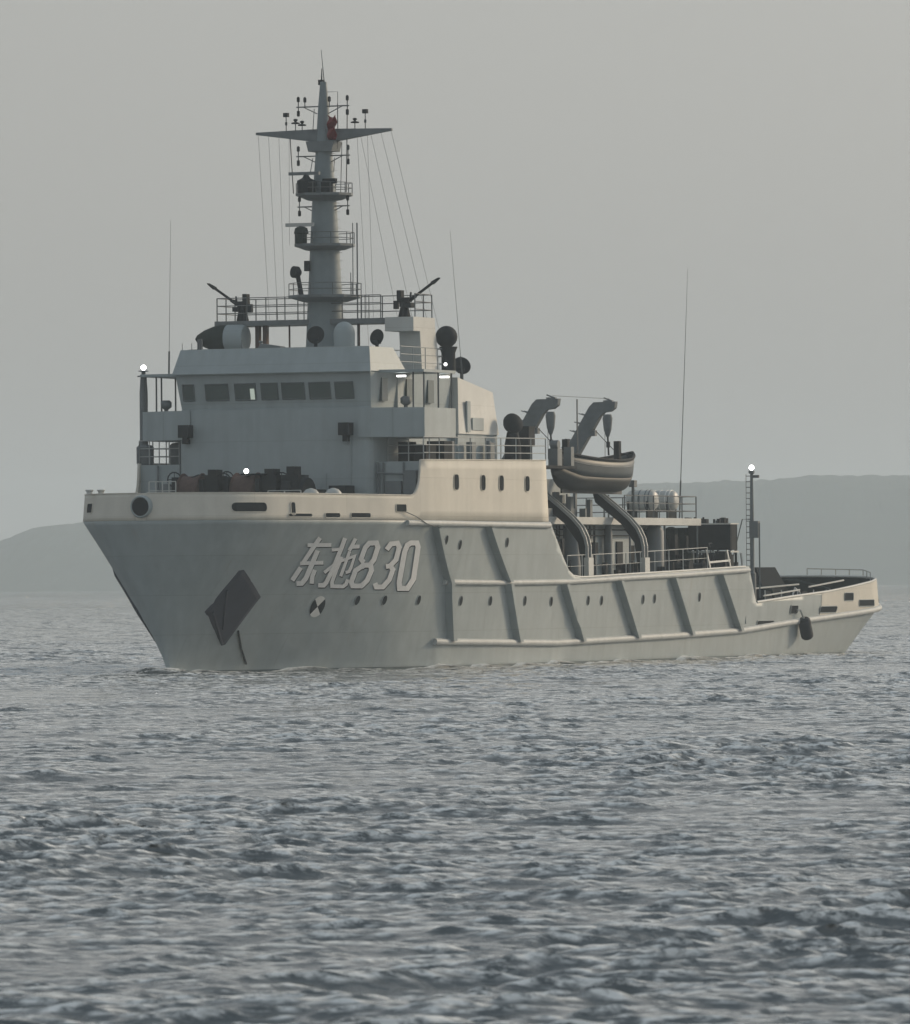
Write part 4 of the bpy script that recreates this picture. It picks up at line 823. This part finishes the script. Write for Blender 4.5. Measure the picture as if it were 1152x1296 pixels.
    fo=np.maximum(fo,np.exp(-((lx-79)/3.2)**2-((ly-2)/5)**2)*1.0); fo=np.maximum(fo,np.exp(-((lx-2.6)/1.3)**2-(ly/1.3)**2)*.9)
    J*=g; J/=np.maximum(J.std(axis=1,keepdims=True),1e-3)
    cr=np.clip((J-.0)/1.3,0,1)*np.clip(1.25-sp*1.1,0,1); ta=me.attributes.new('crest_sheen','FLOAT','POINT'); ta.data.foreach_set('value',cr.ravel().astype(np.float32))
    at=me.attributes.new('foam','FLOAT','POINT'); at.data.foreach_set('value',fo.ravel().astype(np.float32))
    an=n.nodes.new('ShaderNodeAttribute'); an.attribute_name='foam'
    fn=n.nodes.new('ShaderNodeTexNoise'); fn.inputs['Scale'].default_value=2.2; fn.inputs['Detail'].default_value=8; fn.inputs['Roughness'].default_value=.75; n.links.new(tc.outputs['Object'],fn.inputs[0])
    ml=n.nodes.new('ShaderNodeMath'); ml.operation='MULTIPLY'; n.links.new(an.outputs['Fac'],ml.inputs[0]); n.links.new(fn.outputs[0],ml.inputs[1])
    mr=n.nodes.new('ShaderNodeMapRange'); mr.inputs[1].default_value=.24; mr.inputs[2].default_value=.46; n.links.new(ml.outputs[0],mr.inputs[0])
    # bright sheen of the wave crests, painted on as pale flecks
    tn=n.nodes.new('ShaderNodeAttribute'); tn.attribute_name='crest_sheen'
    mpf=n.nodes.new('ShaderNodeMapping'); mpf.inputs['Scale'].default_value=(1.1,3.8,1); n.links.new(tc.outputs['Object'],mpf.inputs[0])
    f2=n.nodes.new('ShaderNodeTexNoise'); f2.inputs['Scale'].default_value=2.4; f2.inputs['Detail'].default_value=6; f2.inputs['Roughness'].default_value=.7; n.links.new(mpf.outputs[0],f2.inputs[0])
    r2=n.nodes.new('ShaderNodeMapRange'); r2.inputs[1].default_value=.44; r2.inputs[2].default_value=.60; n.links.new(f2.outputs[0],r2.inputs[0])
    m2=n.nodes.new('ShaderNodeMath'); m2.operation='MULTIPLY'; n.links.new(tn.outputs['Fac'],m2.inputs[0]); n.links.new(r2.outputs[0],m2.inputs[1])
    m3=n.nodes.new('ShaderNodeMath'); m3.operation='MULTIPLY'; m3.inputs[1].default_value=1.35; n.links.new(m2.outputs[0],m3.inputs[0])
    m4=n.nodes.new('ShaderNodeMath'); m4.operation='MAXIMUM'; n.links.new(mr.outputs[0],m4.inputs[0]); n.links.new(m3.outputs[0],m4.inputs[1]); mr=m4
    df=n.nodes.new('ShaderNodeBsdfDiffuse'); df.inputs[0].default_value=(.82,.84,.84,1)
    ms=n.nodes.new('ShaderNodeMixShader'); n.links.new(mr.outputs[0],ms.inputs[0]); n.links.new(b.outputs[0],ms.inputs[1]); n.links.new(df.outputs[0],ms.inputs[2])
    n.links.new(ms.outputs[0],n.nodes['Material Output'].inputs['Surface'])
    me.materials.append(m)
    return o
sea()
# ================================================================ far wooded hills
def ridge(x):
    xs=[-3500,-1600,-700,-300,-215,-183,-176,-170,-164,-149,-100,-60,0,71,93,116,135,150,166,183,300,600,1200,3500]
    zs=[10,18,10,9,15,22.3,25.1,27.7,28.9,30.2,31,33,38,44.6,45.1,45.8,46.8,47.4,46.9,47,44,36,24,14]
    return np.interp(x/1.6,xs,zs)*1.6-6.2
mat('hill_wood',(.035,.05,.03),.95,spec=.1,var=.35,scale=.03)
mat('hill_rock',(.14,.13,.115),.95,spec=.1,var=.3,scale=.05)
xs=np.arange(-3400,3401,7.); xs=np.concatenate([np.arange(-5400,-640,60.),np.arange(-640,641,3.0),np.arange(660,5401,60.)])
ds=np.concatenate([np.linspace(4370,4800,18),np.linspace(4815,5700,20)])
G=np.zeros((len(ds),len(xs),3))
def vn(x,s,seed):
    r=np.random.default_rng(seed); v=r.uniform(-1,1,4096); q=x/s+2000; i=np.floor(q).astype(int)%4095; f=q-np.floor(q); f=f*f*(3-2*f); return v[i]*(1-f)+v[i+1]*f
for i,d in enumerate(ds):
    e=min(1,(d-4370)/430.); e=math.sin(e*math.pi/2); e2=1 if d<=4800 else 1-((d-4800)/900)**1.5*.9
    h=ridge(xs)*e*e2+ (vn(xs,90,i//3)*1.2+vn(xs,26,i//2+50)*1.0)*e + np.abs(vn(xs,6,i+99))*1.7*e
    G[i,:,0]=xs; G[i,:,1]=d+vn(xs,120,5)*12; G[i,:,2]=h-1.0*(1-e)
nr,nc=G.shape[:2]; idx=np.arange(nr*nc).reshape(nr,nc)
q=np.stack([idx[:-1,:-1],idx[:-1,1:],idx[1:,1:],idx[1:,:-1]],-1).reshape(-1,4)
me=bpy.data.meshes.new('hills'); me.from_pydata(G.reshape(-1,3).tolist(),[],q.tolist()); me.materials.append(M['hill_wood']); me.update()
o=bpy.data.objects.new('hills',me); scene.collection.objects.link(o); o['kind']='structure'
# ================================================================ haze
me=bpy.data.meshes.new('haze'); X0,X1,Y0,Y1,Z0,Z1=-5600,5600,-300,5800,-3.2,84
me.from_pydata([(X0,Y0,Z0),(X1,Y0,Z0),(X1,Y1,Z0),(X0,Y1,Z0),(X0,Y0,Z1),(X1,Y0,Z1),(X1,Y1,Z1),(X0,Y1,Z1)],[],[(3,2,1,0),(4,5,6,7),(0,1,5,4),(1,2,6,5),(2,3,7,6),(3,0,4,7)])
hz=bpy.data.objects.new('haze',me); scene.collection.objects.link(hz); hz['kind']='stuff'
m=bpy.data.materials.new('haze'); m.use_nodes=True; n=m.node_tree; n.nodes.clear()
pv=n.nodes.new('ShaderNodeVolumePrincipled'); pv.inputs['Color'].default_value=(*HAZE_COL,1); pv.inputs['Density'].default_value=HAZE_DENSITY; pv.inputs['Anisotropy'].default_value=.2
oo=n.nodes.new('ShaderNodeOutputMaterial'); n.links.new(pv.outputs[0],oo.inputs['Volume']); me.materials.append(m)
# floats of the mesh sea stay inside; everything above is inside the air too
